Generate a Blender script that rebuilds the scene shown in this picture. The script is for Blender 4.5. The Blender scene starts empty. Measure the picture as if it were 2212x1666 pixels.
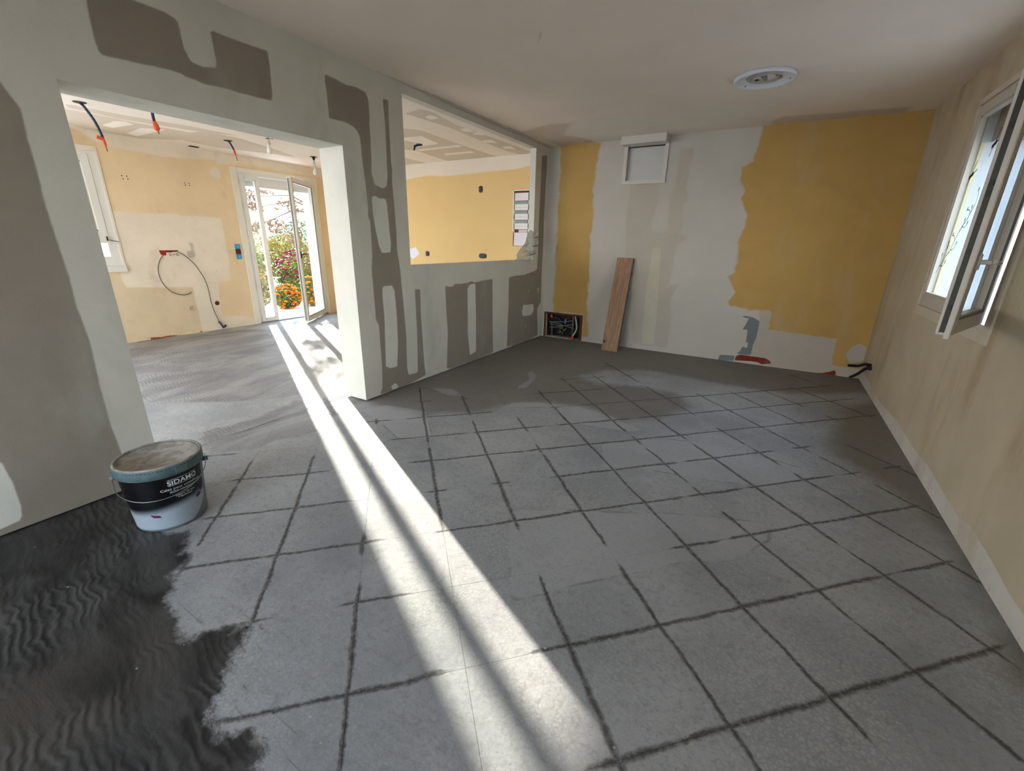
import bpy, bmesh, math, random
import numpy as np
from mathutils import Vector, Matrix, Euler
PI = math.pi
sc = bpy.context.scene
COL = sc.collection

# ------------------------------------------------------------------ camera
cd = bpy.data.cameras.new('camera'); cam = bpy.data.objects.new('camera', cd); COL.objects.link(cam)
cam.location = (2.8038, -0.1738, 1.3174)
cam.rotation_euler = Euler((1.2486, -0.0190, 0.5338), 'XYZ')
cd.sensor_fit = 'HORIZONTAL'; cd.sensor_width = 36.0
cd.lens = 36.0 * 930.93 / 2212.0
cd.clip_start = 0.02; cd.clip_end = 400
sc.camera = cam

# ------------------------------------------------------------------ view, sky, sun
sc.view_settings.view_transform = 'Standard'; sc.view_settings.look = 'None'
sc.view_settings.gamma = 1.0; sc.view_settings.use_curve_mapping = False
sc.view_settings.exposure = 0.42
sc.cycles.max_bounces = 8; sc.cycles.diffuse_bounces = 5; sc.cycles.glossy_bounces = 2
sc.cycles.use_adaptive_sampling = True; sc.cycles.adaptive_threshold = 0.1; sc.cycles.adaptive_min_samples = 12
sc.cycles.transparent_max_bounces = 12; sc.cycles.transmission_bounces = 6
sc.cycles.use_denoising = True; sc.cycles.sample_clamp_indirect = 8.0
sc.cycles.caustics_reflective = False; sc.cycles.caustics_refractive = False

w = bpy.data.worlds.new('world'); sc.world = w; w.use_nodes = True
nt = w.node_tree; nt.nodes.clear()
out = nt.nodes.new('ShaderNodeOutputWorld'); bg = nt.nodes.new('ShaderNodeBackground')
geo = nt.nodes.new('ShaderNodeTexCoord'); sep = nt.nodes.new('ShaderNodeSeparateXYZ')
rmp = nt.nodes.new('ShaderNodeValToRGB')
nt.links.new(geo.outputs['Generated'], sep.inputs[0]); nt.links.new(sep.outputs[2], rmp.inputs[0])
rmp.color_ramp.elements[0].position = 0.0; rmp.color_ramp.elements[0].color = (0.94, 0.97, 1.0, 1)
rmp.color_ramp.elements[1].position = 1.0; rmp.color_ramp.elements[1].color = (0.42, 0.60, 1.0, 1)
e = rmp.color_ramp.elements.new(0.35); e.color = (0.72, 0.85, 1.0, 1)
nt.links.new(rmp.outputs[0], bg.inputs[0]); nt.links.new(bg.outputs[0], out.inputs[0])
SKY = 6.5
bg.inputs[1].default_value = SKY

SUN_DIR = Vector((math.cos(math.radians(14.5)) * math.cos(math.radians(27.25)),
                  -math.cos(math.radians(14.5)) * math.sin(math.radians(27.25)), -math.sin(math.radians(14.5))))
sl = bpy.data.lights.new('sun', 'SUN'); sun = bpy.data.objects.new('sun', sl); COL.objects.link(sun)
sl.energy = 17.0; sl.color = (1.0, 0.93, 0.82); sl.angle = math.radians(0.55)
sun.rotation_euler = SUN_DIR.to_track_quat('-Z', 'Y').to_euler()
sun.location = (-8, 6, 4)

# portals: they only steer the sampling of the sky through the openings, seen and added
def portal(loc, rot, sx, sy):
    l = bpy.data.lights.new('daylight_portal', 'AREA'); l.shape = 'RECTANGLE'; l.size = sx; l.size_y = sy
    l.cycles.is_portal = True
    o = bpy.data.objects.new('daylight_portal', l); COL.objects.link(o); o.location = loc; o.rotation_euler = rot
portal((-4.46, 4.32, 1.08), (PI/2, 0, -PI/2), 1.3, 2.2)
portal((-4.46, 1.55, 1.57), (PI/2, 0, -PI/2), 1.3, 1.4)
portal((-4.46, -0.7, 1.15), (PI/2, 0, -PI/2), 2.4, 2.1)
portal((4.10, 3.5, 1.57), (PI/2, 0, PI/2), 1.4, 1.4)
portal((1.3, -2.32, 1.13), (PI/2, 0, 0), 2.2, 2.14)
portal((-2.2, -2.32, 1.15), (PI/2, 0, 0), 3.4, 2.19)

# ------------------------------------------------------------------ helpers
def srgb(r, g, b):
    f = lambda c: (c/255/12.92) if c/255 <= 0.04045 else ((c/255+0.055)/1.055)**2.4
    return (f(r), f(g), f(b), 1)

SPLIT = {'lid_slot', 'printed_spacer', 'printed_rule', 'printed_joint_line', 'groove_block', 'hinge', 'locking_cam', 'fixing_slot', 'screw', 'plaster_dab', 'bird_sticker', 'fold_line', 'clear_cover', 'reveal_lining', 'wire_loop', 'raised_ring', 'broken_brick'}
def obj(name, bm, mat=None, parent=None, smooth=False, **props):
    if name in SPLIT and isinstance(bm, bmesh.types.BMesh):
        bm.verts.index_update(); seen = set(); isl = []
        for v in bm.verts:
            if v in seen: continue
            st = [v]; seen.add(v); cur = []
            while st:
                q = st.pop(); cur.append(q)
                for e_ in q.link_edges:
                    o_ = e_.other_vert(q)
                    if o_ not in seen: seen.add(o_); st.append(o_)
            isl.append(cur)
        if len(isl) > 1:
            res = []
            for cur in isl:
                idx = {v: i for i, v in enumerate(cur)}
                fs = {f for v in cur for f in v.link_faces}
                b2 = bmesh.new(); nv = [b2.verts.new(v.co) for v in cur]
                for f in fs: b2.faces.new([nv[idx[v]] for v in f.verts])
                SPLIT.discard(name); res.append(obj(name, b2, mat, parent, smooth, **dict(props))); SPLIT.add(name)
            bm.free(); g_ = Grp(res); return g_
    me = bpy.data.meshes.new(name)
    if isinstance(bm, bmesh.types.BMesh):
        bmesh.ops.recalc_face_normals(bm, faces=bm.faces) if props.pop('recalc', True) else None
        bm.to_mesh(me); bm.free()
    else:
        props.pop('recalc', None)
        me.from_pydata(bm[0], [], bm[1])
    if smooth:
        for p in me.polygons: p.use_smooth = True
    if mat is not None: me.materials.append(mat)
    o = bpy.data.objects.new(name, me); COL.objects.link(o)
    if parent is not None: o.parent = parent
    for k, v in props.items(): o[k] = v
    return o

class Grp:
    def __init__(s, l): s.__dict__['l'] = l
    def __setattr__(s, k, v):
        for o in s.l: setattr(o, k, v)
def thing(name, label, cat, loc=(0, 0, 0), rz=0.0, group=None):
    o = bpy.data.objects.new(name, None); COL.objects.link(o); o.empty_display_size = 0.1
    o.location = loc; o.rotation_euler = (0, 0, rz); o['label'] = label; o['category'] = cat
    if group: o['group'] = group
    return o

def struct(name, loc=(0, 0, 0), rz=0.0, label=None):
    o = bpy.data.objects.new(name, None); COL.objects.link(o); o.empty_display_size = 0.1
    o.location = loc; o.rotation_euler = (0, 0, rz); o['kind'] = 'structure'
    if label: o['label'] = label
    return o

def box(bm, x0, x1, y0, y1, z0, z1, bev=0.0, mi=0):
    vs = [bm.verts.new(p) for p in ((x0,y0,z0),(x1,y0,z0),(x1,y1,z0),(x0,y1,z0),(x0,y0,z1),(x1,y0,z1),(x1,y1,z1),(x0,y1,z1))]
    fs = [bm.faces.new([vs[i] for i in f]) for f in ((3,2,1,0),(4,5,6,7),(0,1,5,4),(1,2,6,5),(2,3,7,6),(3,0,4,7))]
    for f in fs: f.material_index = mi
    if bev > 0:
        es = list({e for f in fs for e in f.edges})
        bmesh.ops.bevel(bm, geom=es, offset=bev, segments=2, affect='EDGES', clamp_overlap=True)
    return vs

def bx(*a, **k):
    bm = bmesh.new(); box(bm, *a, **k); return bm

def catmull(pts, n=8):
    P = [Vector(p) for p in pts]; P = [P[0]*2-P[1]] + P + [P[-1]*2-P[-2]]; out = []
    for i in range(1, len(P)-2):
        for j in range(n):
            t = j/n; a, b, c, d = P[i-1], P[i], P[i+1], P[i+2]
            out.append(0.5*((2*b)+(-a+c)*t+(2*a-5*b+4*c-d)*t*t+(-a+3*b-3*c+d)*t**3))
    out.append(P[-2]); return out

def tube(bm, pts, r, n=8, smooth_n=0, cap=True):
    P = catmull(pts, smooth_n) if smooth_n else [Vector(p) for p in pts]
    rr = r if isinstance(r, (list, tuple)) else [r]*len(P)
    if len(rr) != len(P): rr = [rr[0] + (rr[-1]-rr[0])*i/(len(P)-1) for i in range(len(P))]
    rings = []; up = None
    for i, p in enumerate(P):
        d = (P[min(i+1, len(P)-1)] - P[max(i-1, 0)]).normalized()
        if up is None:
            up = Vector((0,0,1)) if abs(d.z) < 0.9 else Vector((1,0,0))
        a = d.cross(up); a = a.normalized() if a.length > 1e-6 else Vector((1,0,0))
        b = a.cross(d).normalized(); up = b
        rings.append([bm.verts.new(p + rr[i]*(math.cos(2*PI*k/n)*a + math.sin(2*PI*k/n)*b)) for k in range(n)])
    for i in range(len(rings)-1):
        for k in range(n):
            bm.faces.new((rings[i][k], rings[i][(k+1)%n], rings[i+1][(k+1)%n], rings[i+1][k]))
    if cap:
        bm.faces.new(rings[0][::-1]); bm.faces.new(rings[-1])

def lathe(bm, prof, n=40, c=(0,0), zc=0.0):
    rings = []
    for r, z in prof:
        if r < 1e-5: rings.append([bm.verts.new((c[0], c[1], z+zc))])
        else: rings.append([bm.verts.new((c[0]+r*math.cos(2*PI*k/n), c[1]+r*math.sin(2*PI*k/n), z+zc)) for k in range(n)])
    for a, b in zip(rings[:-1], rings[1:]):
        for k in range(n):
            k2 = (k+1) % n
            if len(a) == 1 and len(b) == 1: continue
            if len(a) == 1: bm.faces.new((a[0], b[k], b[k2]))
            elif len(b) == 1: bm.faces.new((a[k], a[k2], b[0]))
            else: bm.faces.new((a[k], a[k2], b[k2], b[k]))

# ------------------------------------------------------------------ materials
class N:
    def __init__(s, name):
        s.m = bpy.data.materials.new(name); s.m.use_nodes = True
        s.t = s.m.node_tree; s.t.nodes.clear()
        s.out = s.n('OutputMaterial'); s.pos = None
    def n(s, typ, **k):
        o = s.t.nodes.new('ShaderNode'+typ)
        for a, b in k.items(): setattr(o, a, b)
        return o
    def l(s, a, b): s.t.links.new(a, b)
    def P(s):
        if s.pos is None: s.pos = s.n('NewGeometry').outputs['Position']
        return s.pos
    def setin(s, inp, v):
        if isinstance(v, bpy.types.NodeSocket): s.l(v, inp)
        else: inp.default_value = v
    def math(s, op, a, b=0.0, c=0.0, clamp=False):
        o = s.n('Math', operation=op, use_clamp=clamp)
        s.setin(o.inputs[0], a); s.setin(o.inputs[1], b); s.setin(o.inputs[2], c); return o.outputs[0]
    def noise(s, scale, detail=3, rough=0.55, vec=None, stretch=None, dist=0.0):
        v = vec if vec is not None else s.P()
        if stretch:
            mp = s.n('Mapping'); s.l(v, mp.inputs[0]); mp.inputs['Scale'].default_value = stretch
            if len(stretch) == 3: pass
            v = mp.outputs[0]
        o = s.n('TexNoise'); s.l(v, o.inputs['Vector']); o.inputs['Scale'].default_value = scale
        o.inputs['Detail'].default_value = detail; o.inputs['Roughness'].default_value = rough
        o.inputs['Distortion'].default_value = dist
        return o.outputs['Fac']
    def mr(s, v, a, b, c=0.0, d=1.0, smooth=True):
        o = s.n('MapRange', interpolation_type='SMOOTHSTEP' if smooth else 'LINEAR')
        s.setin(o.inputs[0], v); s.setin(o.inputs[1], a); s.setin(o.inputs[2], b); s.setin(o.inputs[3], c); s.setin(o.inputs[4], d)
        return o.outputs[0]
    def mix(s, f, a, b, mode='MIX'):
        o = s.n('Mix', data_type='RGBA', blend_type=mode)
        s.setin(o.inputs[0], f); s.setin(o.inputs[6], a); s.setin(o.inputs[7], b); return o.outputs[2]
    def attr(s, name):
        o = s.n('Attribute'); o.attribute_name = name; return o.outputs['Fac']
    def bsdf(s, col, rough=0.8, metal=0.0, bump=None, bstr=0.2, bdist=0.01, spec=0.3, **k):
        b = s.n('BsdfPrincipled'); s.setin(b.inputs['Base Color'], col); s.setin(b.inputs['Roughness'], rough)
        b.inputs['Metallic'].default_value = metal; b.inputs['Specular IOR Level'].default_value = spec
        for a, v in k.items(): s.setin(b.inputs[a], v)
        if bump is not None:
            q = s.n('Bump'); q.inputs['Strength'].default_value = bstr; q.inputs['Distance'].default_value = bdist
            s.l(bump, q.inputs['Height']); s.l(q.outputs[0], b.inputs['Normal'])
        s.l(b.outputs[0], s.out.inputs[0]); return s.m

def plain(name, rgb, rough=0.6, metal=0.0, var=0.06, scale=8.0, spec=0.4, bump=0.0):
    k = N(name); c = rgb if len(rgb) == 4 else (*rgb, 1)
    f = k.noise(scale, 4)
    d = tuple(x*(1-var*2.2) for x in c[:3]) + (1,)
    col = k.mix(f, c, d)
    return k.bsdf(col, rough, metal, bump=k.noise(scale*12, 3) if bump else None, bstr=bump, bdist=0.002, spec=spec)

def layered(name, base, layers, rough=0.88, var=0.10, vscale=2.5, stains=None, bump=0.12, trowel=None):
    """base colour, then layers (attribute, colour, edge width, noise amplitude, noise scale, opacity)"""
    k = N(name)
    col = k.mix(k.mr(k.noise(vscale, 4), 0.3, 0.7), base, tuple(x*(1-var) for x in base[:3]) + (1,))
    for at, c, wd, amp, ns, op in layers:
        d = k.attr(at)
        nz = k.math('MULTIPLY', k.math('SUBTRACT', k.noise(ns, 4, 0.6), 0.5), amp*2)
        d2 = k.math('ADD', d, nz)
        f = k.mr(d2, wd/2, -wd/2, 0.0, op)
        cv = k.mix(k.mr(k.noise(vscale*1.7, 4, 0.6), 0.3, 0.7), c, tuple(x*(1-var) for x in c[:3]) + (1,))
        col = k.mix(f, col, cv)
    if stains:
        for (sc_, st, lo, hi, c, op) in stains:
            f = k.mr(k.noise(sc_, 5, 0.6, stretch=st), lo, hi, 0, op)
            col = k.mix(f, col, c)
    h = k.math('ADD', k.noise(9, 3), k.math('MULTIPLY', k.noise(160, 2), 0.25))
    return k.bsdf(col, rough, bump=h, bstr=bump, bdist=0.012, spec=0.25)

# ------------------------------------------------------------------ signed distances on grids
def sdf(U, V, polys):
    best = np.full(U.shape, 9.0)
    for poly in polys:
        P = np.array(poly, float); d = np.full(U.shape, 1e9); inside = np.zeros(U.shape, bool)
        n = len(P)
        for i in range(n):
            ax, ay = P[i]; b_x, b_y = P[(i+1) % n]
            ex, ey = b_x-ax, b_y-ay
            t = np.clip(((U-ax)*ex+(V-ay)*ey)/(ex*ex+ey*ey+1e-12), 0, 1)
            d = np.minimum(d, np.hypot(U-ax-t*ex, V-ay-t*ey))
            c = ((ay > V) != (b_y > V))
            with np.errstate(divide='ignore', invalid='ignore'):
                xi = ax + (V-ay)/(b_y-ay if abs(b_y-ay) > 1e-12 else 1e-12)*ex
            inside ^= c & (U < xi)
        best = np.minimum(best, np.where(inside, -d, d))
    return best

def lines(a, b, step, snaps):
    L = sorted({round(x, 5) for x in [a, b] + [s for s in snaps if a < s < b]})
    out = []
    for p, q in zip(L[:-1], L[1:]):
        n = max(1, int(math.ceil((q-p)/step - 1e-6)))
        out += [p + (q-p)*i/n for i in range(n)]
    return out + [L[-1]]

def slab(name, axis, front, back, ur, vr, holes, mat, layers, step=0.02, parent=None, ubr=None, **props):
    """a wall, floor or ceiling: fine front grid that carries the layer distances, coarse back, reveals round every hole.
    holes: (u0,u1,v0,v1,depth or None when it goes right through)"""
    order = {0: lambda c, u, v: (c, u, v), 1: lambda c, u, v: (u, c, v), 2: lambda c, u, v: (u, v, c)}[axis]
    verts, faces, uv = [], [], []
    def grid(c, ul, vl, hs):
        b0 = len(verts); nu, nv = len(ul), len(vl)
        for v in vl:
            for u in ul: verts.append(order(c, u, v)); uv.append((u, v, 1 if c == front else 0))
        for j in range(nv-1):
            for i in range(nu-1):
                cu, cv = (ul[i]+ul[i+1])/2, (vl[j]+vl[j+1])/2
                if any(h[0] < cu < h[1] and h[2] < cv < h[3] for h in hs): continue
                a = b0+j*nu+i; faces.append((a, a+1, a+nu+1, a+nu))
    def quad(p):
        b0 = len(verts)
        for q in p: verts.append(q); uv.append((0, 0, 0))
        faces.append((b0, b0+1, b0+2, b0+3))
    us = [h[0] for h in holes]+[h[1] for h in holes]; vs = [h[2] for h in holes]+[h[3] for h in holes]
    grid(front, lines(ur[0], ur[1], step, us), lines(vr[0], vr[1], step, vs), holes)
    thr = [h for h in holes if h[4] is None]; br = ubr or ur
    grid(back, lines(br[0], br[1], 9, [x for h in thr for x in h[:2]]), lines(vr[0], vr[1], 9, [x for h in thr for x in h[2:4]]), thr)
    sgn = 1 if back > front else -1
    for h in holes + [(ur[0], ur[1], vr[0], vr[1], None)]:
        c1 = back if h[4] is None else front + sgn*h[4]
        C = [(h[0], h[2]), (h[1], h[2]), (h[1], h[3]), (h[0], h[3])]
        for i in range(4):
            p, q = C[i], C[(i+1) % 4]
            if p[1] == q[1] == vr[0] and [x for x in holes if x[2] <= vr[0] and x[4] is None]: continue
            quad((order(front, *p), order(front, *q), order(c1, *q), order(c1, *p)))
        if h[4] is not None: quad([order(c1, *p) for p in C])
    me = bpy.data.meshes.new(name); me.from_pydata(verts, [], faces)
    U = np.array([x[0] for x in uv]); V = np.array([x[1] for x in uv]); F = np.array([x[2] for x in uv])
    for at, polys in layers.items():
        d = np.full(len(U), 1.0)
        m = F == 1
        d[m] = sdf(U[m], V[m], polys)
        a = me.attributes.new(at, 'FLOAT', 'POINT'); a.data.foreach_set('value', d.astype(np.float32))
    me.materials.append(mat)
    o = bpy.data.objects.new(name, me); COL.objects.link(o)
    if parent: o.parent = parent
    else: o['kind'] = 'structure'
    for k, v in props.items(): o[k] = v
    return o

# ------------------------------------------------------------------ colours
FILLER = srgb(214, 210, 196); BOARD = srgb(152, 142, 128); WHITEP = srgb(196, 190, 178)
PVC = plain('white_pvc', srgb(228, 226, 220), 0.35, var=0.02, spec=0.5)
PVC2 = plain('dimmed_pvc', srgb(198, 190, 176), 0.4, var=0.03)  # white PVC darkened in colour for the weak light on the right window
PVCG = plain('grey_gasket', srgb(120, 122, 118), 0.6)
DARKM = plain('dark_metal', srgb(62, 60, 52), 0.5, 0.6)
STEEL = plain('brushed_steel', srgb(150, 148, 140), 0.4, 0.8)
BLACK = plain('black_plastic', srgb(26, 26, 28), 0.5)
WHITEM = plain('white_plastic', srgb(222, 220, 214), 0.4, var=0.03)
ORANGE = plain('orange_tape', srgb(226, 84, 36), 0.5)
BLUE = plain('blue_plastic', srgb(54, 160, 214), 0.45, var=0.05)
NAVY = plain('navy_conduit', srgb(38, 50, 78), 0.5)
GREYC = plain('grey_cable', srgb(108, 100, 88), 0.6)
REDM = plain('red_clay', srgb(156, 62, 36), 0.9, var=0.2, scale=60)

def glass_mat():
    k = N('clear_glass')
    tr = k.n('BsdfTransparent'); tr.inputs[0].default_value = (0.96, 0.98, 0.97, 1)
    gl = k.n('BsdfGlossy'); gl.inputs['Roughness'].default_value = 0.02
    fr = k.n('LayerWeight'); fr.inputs[0].default_value = 0.5
    f5 = k.math('MULTIPLY_ADD', k.math('POWER', fr.outputs['Facing'], 5.0), 0.8, 0.03)
    mx = k.n('MixShader'); k.l(f5, mx.inputs[0]); k.l(tr.outputs[0], mx.inputs[1]); k.l(gl.outputs[0], mx.inputs[2])
    k.l(mx.outputs[0], k.out.inputs[0]); return k.m
GLASS = glass_mat()

# ------------------------------------------------------------------ partition between the room and the kitchen
YB = -2.2            # back wall behind the camera
part_board = [
 [(-2.5,-.1),(-2.5,2.32),(0.05,2.28),(0.519,1.889),(0.534,1.845),(0.556,1.801),(0.550,1.689),(0.549,1.566),(0.543,1.418),(0.547,1.243),(0.551,1.121),(0.546,0.993),(0.556,0.813),(0.545,0.603),(0.541,0.378),(0.551,0.200),(0.537,-0.018),(0.2,-.1)],
 [(0.871,2.303),(0.865,2.218),(0.867,2.130),(0.871,2.096),(0.882,2.086),(1.019,2.096),(1.135,2.105),(1.207,2.105),(1.215,2.095),(1.264,2.094),(1.298,2.087),(1.421,2.095),(1.501,2.092),(1.598,2.095),(1.687,2.100),(1.696,2.246),(1.698,2.357),(1.523,2.351),(1.378,2.352),(1.382,2.333),(1.388,2.208),(1.378,2.181),(1.313,2.167),(1.257,2.173),(1.239,2.218),(1.236,2.214),(1.233,2.262),(1.229,2.341),(1.179,2.355),(1.093,2.355),(1.046,2.353),(1.014,2.361)],
 [(2.079,2.350),(2.164,2.347),(2.249,2.333),(2.341,2.344),(2.425,2.334),(2.449,2.294),(2.450,2.159),(2.444,2.157),(2.443,2.069),(2.439,1.979),(2.436,1.888),(2.428,1.794),(2.449,1.721),(2.527,1.701),(2.571,1.715),(2.592,1.783),(2.595,1.911),(2.598,2.037),(2.602,2.190),(2.592,2.338),(2.651,2.335),(2.642,2.199),(2.641,2.045),(2.639,1.918),(2.648,1.854),(2.638,1.755),(2.640,1.667),(2.646,1.622),(2.649,1.505),(2.651,1.370),(2.646,1.238),(2.659,1.142),(2.672,1.034),(2.673,0.921),(2.673,0.980),(2.678,0.872),(2.688,0.657),(2.694,0.485),(2.680,0.192),(2.694,0.104),(2.821,0.096),(2.839,0.460),(2.838,0.887),(2.910,0.881),(2.903,0.629),(2.913,0.371),(2.919,0.135),(2.936,0.043),(2.675,0.009),(2.494,0.006),(2.327,0.018),(2.363,0.066),(2.379,0.263),(2.378,0.471),(2.380,0.619),(2.352,0.676),(2.352,0.837),(2.351,1.055),(2.348,1.026),(2.352,1.098),(2.369,1.192),(2.374,1.445),(2.358,1.489),(2.364,1.542),(2.360,1.642),(2.356,1.739),(2.353,1.785),(2.347,1.844),(2.343,1.918),(2.343,1.986),(2.339,2.029),(2.323,2.061),(2.293,2.083),(2.232,2.096),(2.193,2.098),(2.085,2.094),(2.087,2.206)],
 [(3.275,0.893),(3.327,0.873),(3.397,0.871),(3.426,0.896),(3.550,0.888),(3.669,0.894),(3.724,0.904),(3.792,0.885),(3.922,0.895),(4.140,0.904),(4.147,0.433),(4.160,0.020),(3.780,0.011),(3.324,0.016),(3.262,0.031),(3.296,0.412),(3.280,0.654)],
 [(4.514,0.902),(4.698,0.912),(4.907,0.910),(5.015,0.926),(5.204,0.948),(5.261,0.976),(5.261,1.099),(5.258,1.134),(5.275,1.059),(5.271,1.347),(5.258,1.570),(5.273,1.909),(5.275,2.102),(5.282,2.365),(5.434,2.389),(5.429,2.174),(5.414,1.922),(5.409,1.577),(5.416,1.291),(5.403,1.056),(5.403,0.961),(5.412,0.640),(5.413,0.508),(5.305,0.426),(5.348,0.035),(5.075,0.010),(4.702,0.009),(4.487,0.032),(4.496,0.300),(4.512,0.551)]]
part_fill = [
 [(2.409,1.625),(2.445,1.639),(2.487,1.623),(2.552,1.626),(2.563,1.602),(2.568,1.510),(2.574,1.359),(2.580,1.287),(2.570,1.213),(2.471,1.209),(2.445,1.271),(2.425,1.388),(2.411,1.501)],
 [(2.452,0.943),(2.562,0.941),(2.585,0.893),(2.593,0.670),(2.586,0.432),(2.557,0.220),(2.476,0.222),(2.423,0.252),(2.435,0.460),(2.448,0.689),(2.444,0.860)],
 [(2.465,0.052),(2.519,0.071),(2.560,0.033),(2.544,0.018),(2.476,0.019)],
 [(3.649,0.825),(3.680,0.865),(3.755,0.877),(3.798,0.867),(3.802,0.481),(3.797,0.107),(3.677,0.089),(3.645,0.354),(3.651,0.647)],
 [(4.893,0.518),(5.179,0.500),(5.205,0.419),(5.130,0.354),(4.901,0.370),(4.862,0.424)],
 [(0.118,0.377),(0.152,0.343),(0.159,0.250),(0.159,0.178),(0.157,0.113),(0.147,0.051),(0.110,0.046),(0.073,0.039),(0.000,0.043)],
 [(5.022,0.677),(5.048,0.715),(5.059,0.688)],[(5.292,0.714),(5.333,0.716),(5.321,0.615)],[(4.955,0.240),(4.983,0.240),(4.977,0.181)]]
m_part = layered('jointed_plasterboard', FILLER, [
    ('board', BOARD, 0.012, 0.004, 18, 1.0), ('fill', srgb(220, 219, 205), 0.010, 0.004, 20, 1.0)],
    var=0.07, stains=[(1.6, (1, 1, 0.5), 0.55, 0.75, srgb(170, 174, 160), 0.5)])
slab('wall_partition', 0, 0.0, -0.256, (YB, 2.50), (0.010, 2.5), [(0.6965, 2.1757, 0.010, 1.9441, None)],
     m_part, {'board': part_board, 'fill': part_fill}, 0.02)
slab('wall_hatch', 0, 0.0, -0.080, (2.50, 5.4995), (0.010, 2.5), [(2.8011, 5.1213, 1.0998, 2.4221, None)],
     m_part, {'board': part_board, 'fill': part_fill}, 0.02)

# ------------------------------------------------------------------ far wall
fw_yellow = [
 [(0.148,2.535),(0.687,2.491),(0.676,2.374),(0.653,2.162),(0.637,1.981),(0.668,1.681),(0.651,1.411),(0.653,1.172),(0.667,0.887),(0.669,0.484),(0.718,0.069),(0.631,0.058),(0.608,0.369),(0.153,0.370),(0.156,0.772),(0.159,1.241),(0.162,1.727),(0.169,2.188)],
 [(2.428,2.539),(2.428,2.336),(2.412,2.174),(2.316,2.119),(2.330,1.947),(2.359,1.868),(2.338,1.805),(2.425,1.658),(2.435,1.511),(2.397,1.361),(2.412,1.174),(2.418,1.035),(2.362,0.979),(2.440,0.806),(2.408,0.694),(2.425,0.652),(2.490,0.641),(2.640,0.628),(2.841,0.626),(2.856,0.418),(3.504,0.395),(3.506,0.099),(3.620,0.100),(3.772,0.091),(3.95,0.10),(3.95,2.6)]]
fw_board = [
 [(1.108,2.018),(1.466,2.013),(1.454,1.835),(1.450,1.684),(1.411,1.575),(1.428,1.486),(1.547,1.453),(1.621,1.498),(1.592,1.682),(1.614,1.893),(1.641,2.097),(1.632,2.357),(1.789,2.350),(1.796,2.228),(1.765,2.190),(1.769,1.939),(1.809,1.804),(1.758,1.785),(1.779,1.520),(1.749,1.455),(1.853,1.412),(1.737,1.301),(1.728,1.110),(1.697,0.823),(1.835,0.876),(1.749,0.678),(1.793,0.485),(1.790,0.058),(1.487,0.059),(1.361,0.064),(1.216,0.635),(1.289,0.796),(1.250,1.150),(1.123,1.170),(1.094,1.576),(1.101,1.855)]]
fw_fill = [[(1.463,1.281),(1.562,1.283),(1.582,0.937),(1.608,0.568),(1.617,0.087),(1.466,0.067),(1.440,0.733),(1.462,1.046)]]
fw_blue = [
 [(2.480,0.557),(2.598,0.559),(2.694,0.543),(2.757,0.510),(2.760,0.424),(2.758,0.309),(2.739,0.235),(2.739,0.104),(2.572,0.098),(2.622,0.137),(2.628,0.198),(2.686,0.183),(2.685,0.255),(2.663,0.225),(2.657,0.350),(2.652,0.403),(2.600,0.388),(2.619,0.434),(2.643,0.525),(2.586,0.541)],
 [(2.412,0.065),(2.576,0.075),(2.570,0.009),(2.397,-0.003)]]
fw_brick = [
 [(2.577,0.019),(2.587,0.077),(2.629,0.097),(2.756,0.093),(2.880,0.093),(2.930,0.074),(2.966,0.043),(2.938,0.030),(2.864,0.014),(2.821,0.034),(2.751,0.033),(2.641,0.025)],
 [(3.396,-0.002),(3.495,0.024),(3.563,0.057),(3.585,-0.004),(3.494,-0.007)]]
fw_bare = [
 [(2.724,0.628),(2.841,0.626),(2.856,0.418),(3.504,0.395),(3.506,0.099),(3.620,0.100),(3.772,0.091),(3.805,0.001),(2.970,-0.019),(2.882,0.084),(2.756,0.093),(2.739,0.104),(2.739,0.235),(2.758,0.309),(2.760,0.424),(2.757,0.510)],
 [(3.710,0.373),(3.775,0.334),(3.779,0.204),(3.736,0.165),(3.669,0.146),(3.615,0.246),(3.648,0.333)]]
m_far = layered('far_wall_paint', WHITEP, [
    ('yellow', srgb(192, 156, 92), 0.035, 0.045, 9, 1.0), ('board', srgb(186, 177, 162), 0.05, 0.012, 12, 0.9),
    ('fill', srgb(196, 191, 168), 0.015, 0.003, 12, 1.0),
    ('bare', srgb(186, 176, 162), 0.008, 0.003, 30, 1.0), ('blue', srgb(120, 126, 126), 0.005, 0.004, 45, 1.0),
    ('brick', srgb(124, 48, 26), 0.005, 0.006, 40, 1.0)], var=0.06,
    stains=[(2.2, (1, 1, 0.35), 0.52, 0.8, srgb(188, 184, 170), 0.35)])
slab('wall_far', 1, 5.4995, 5.80, (-4.12, 3.781), (-0.01, 2.6), [(0.022, 0.618, 0.0, 0.364, 0.16), (1.044, 1.483, 2.032, 2.413, 0.07)],
     m_far, {'yellow': fw_yellow, 'board': fw_board, 'fill': fw_fill, 'bare': fw_bare, 'blue': fw_blue, 'brick': fw_brick}, 0.02)
for o in ():
    pass

# kitchen end wall (a little nearer than the far wall of the room)
m_kend = layered('kitchen_yellow_paint', srgb(224, 192, 134), [
    ('white', srgb(226, 214, 196), 0.03, 0.012, 14, 1.0), ('patch', srgb(226, 226, 236), 0.012, 0.006, 25, 1.0)], var=0.03)
slab('wall_kitchen_end', 1, 5.40, 5.48, (-4.12, -0.080), (-0.01, 2.5), [], m_kend,
     {'white': [[(-4.2, 2.7), (-4.2, 2.16), (-2.95, 2.19), (-2.445,2.215),(-2.129,2.241),(-1.965,2.249),(-1.673,2.226),(-1.203,2.237),(-0.747,2.245),(-0.466,2.251),(-0.234,2.280), (-.1, 2.3), (-.1, 2.7)]],
      'patch': [[(-2.450,1.171),(-2.320,1.201),(-2.238,1.103),(-2.384,1.016),(-2.446,1.042)]]}, 0.03)

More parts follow.
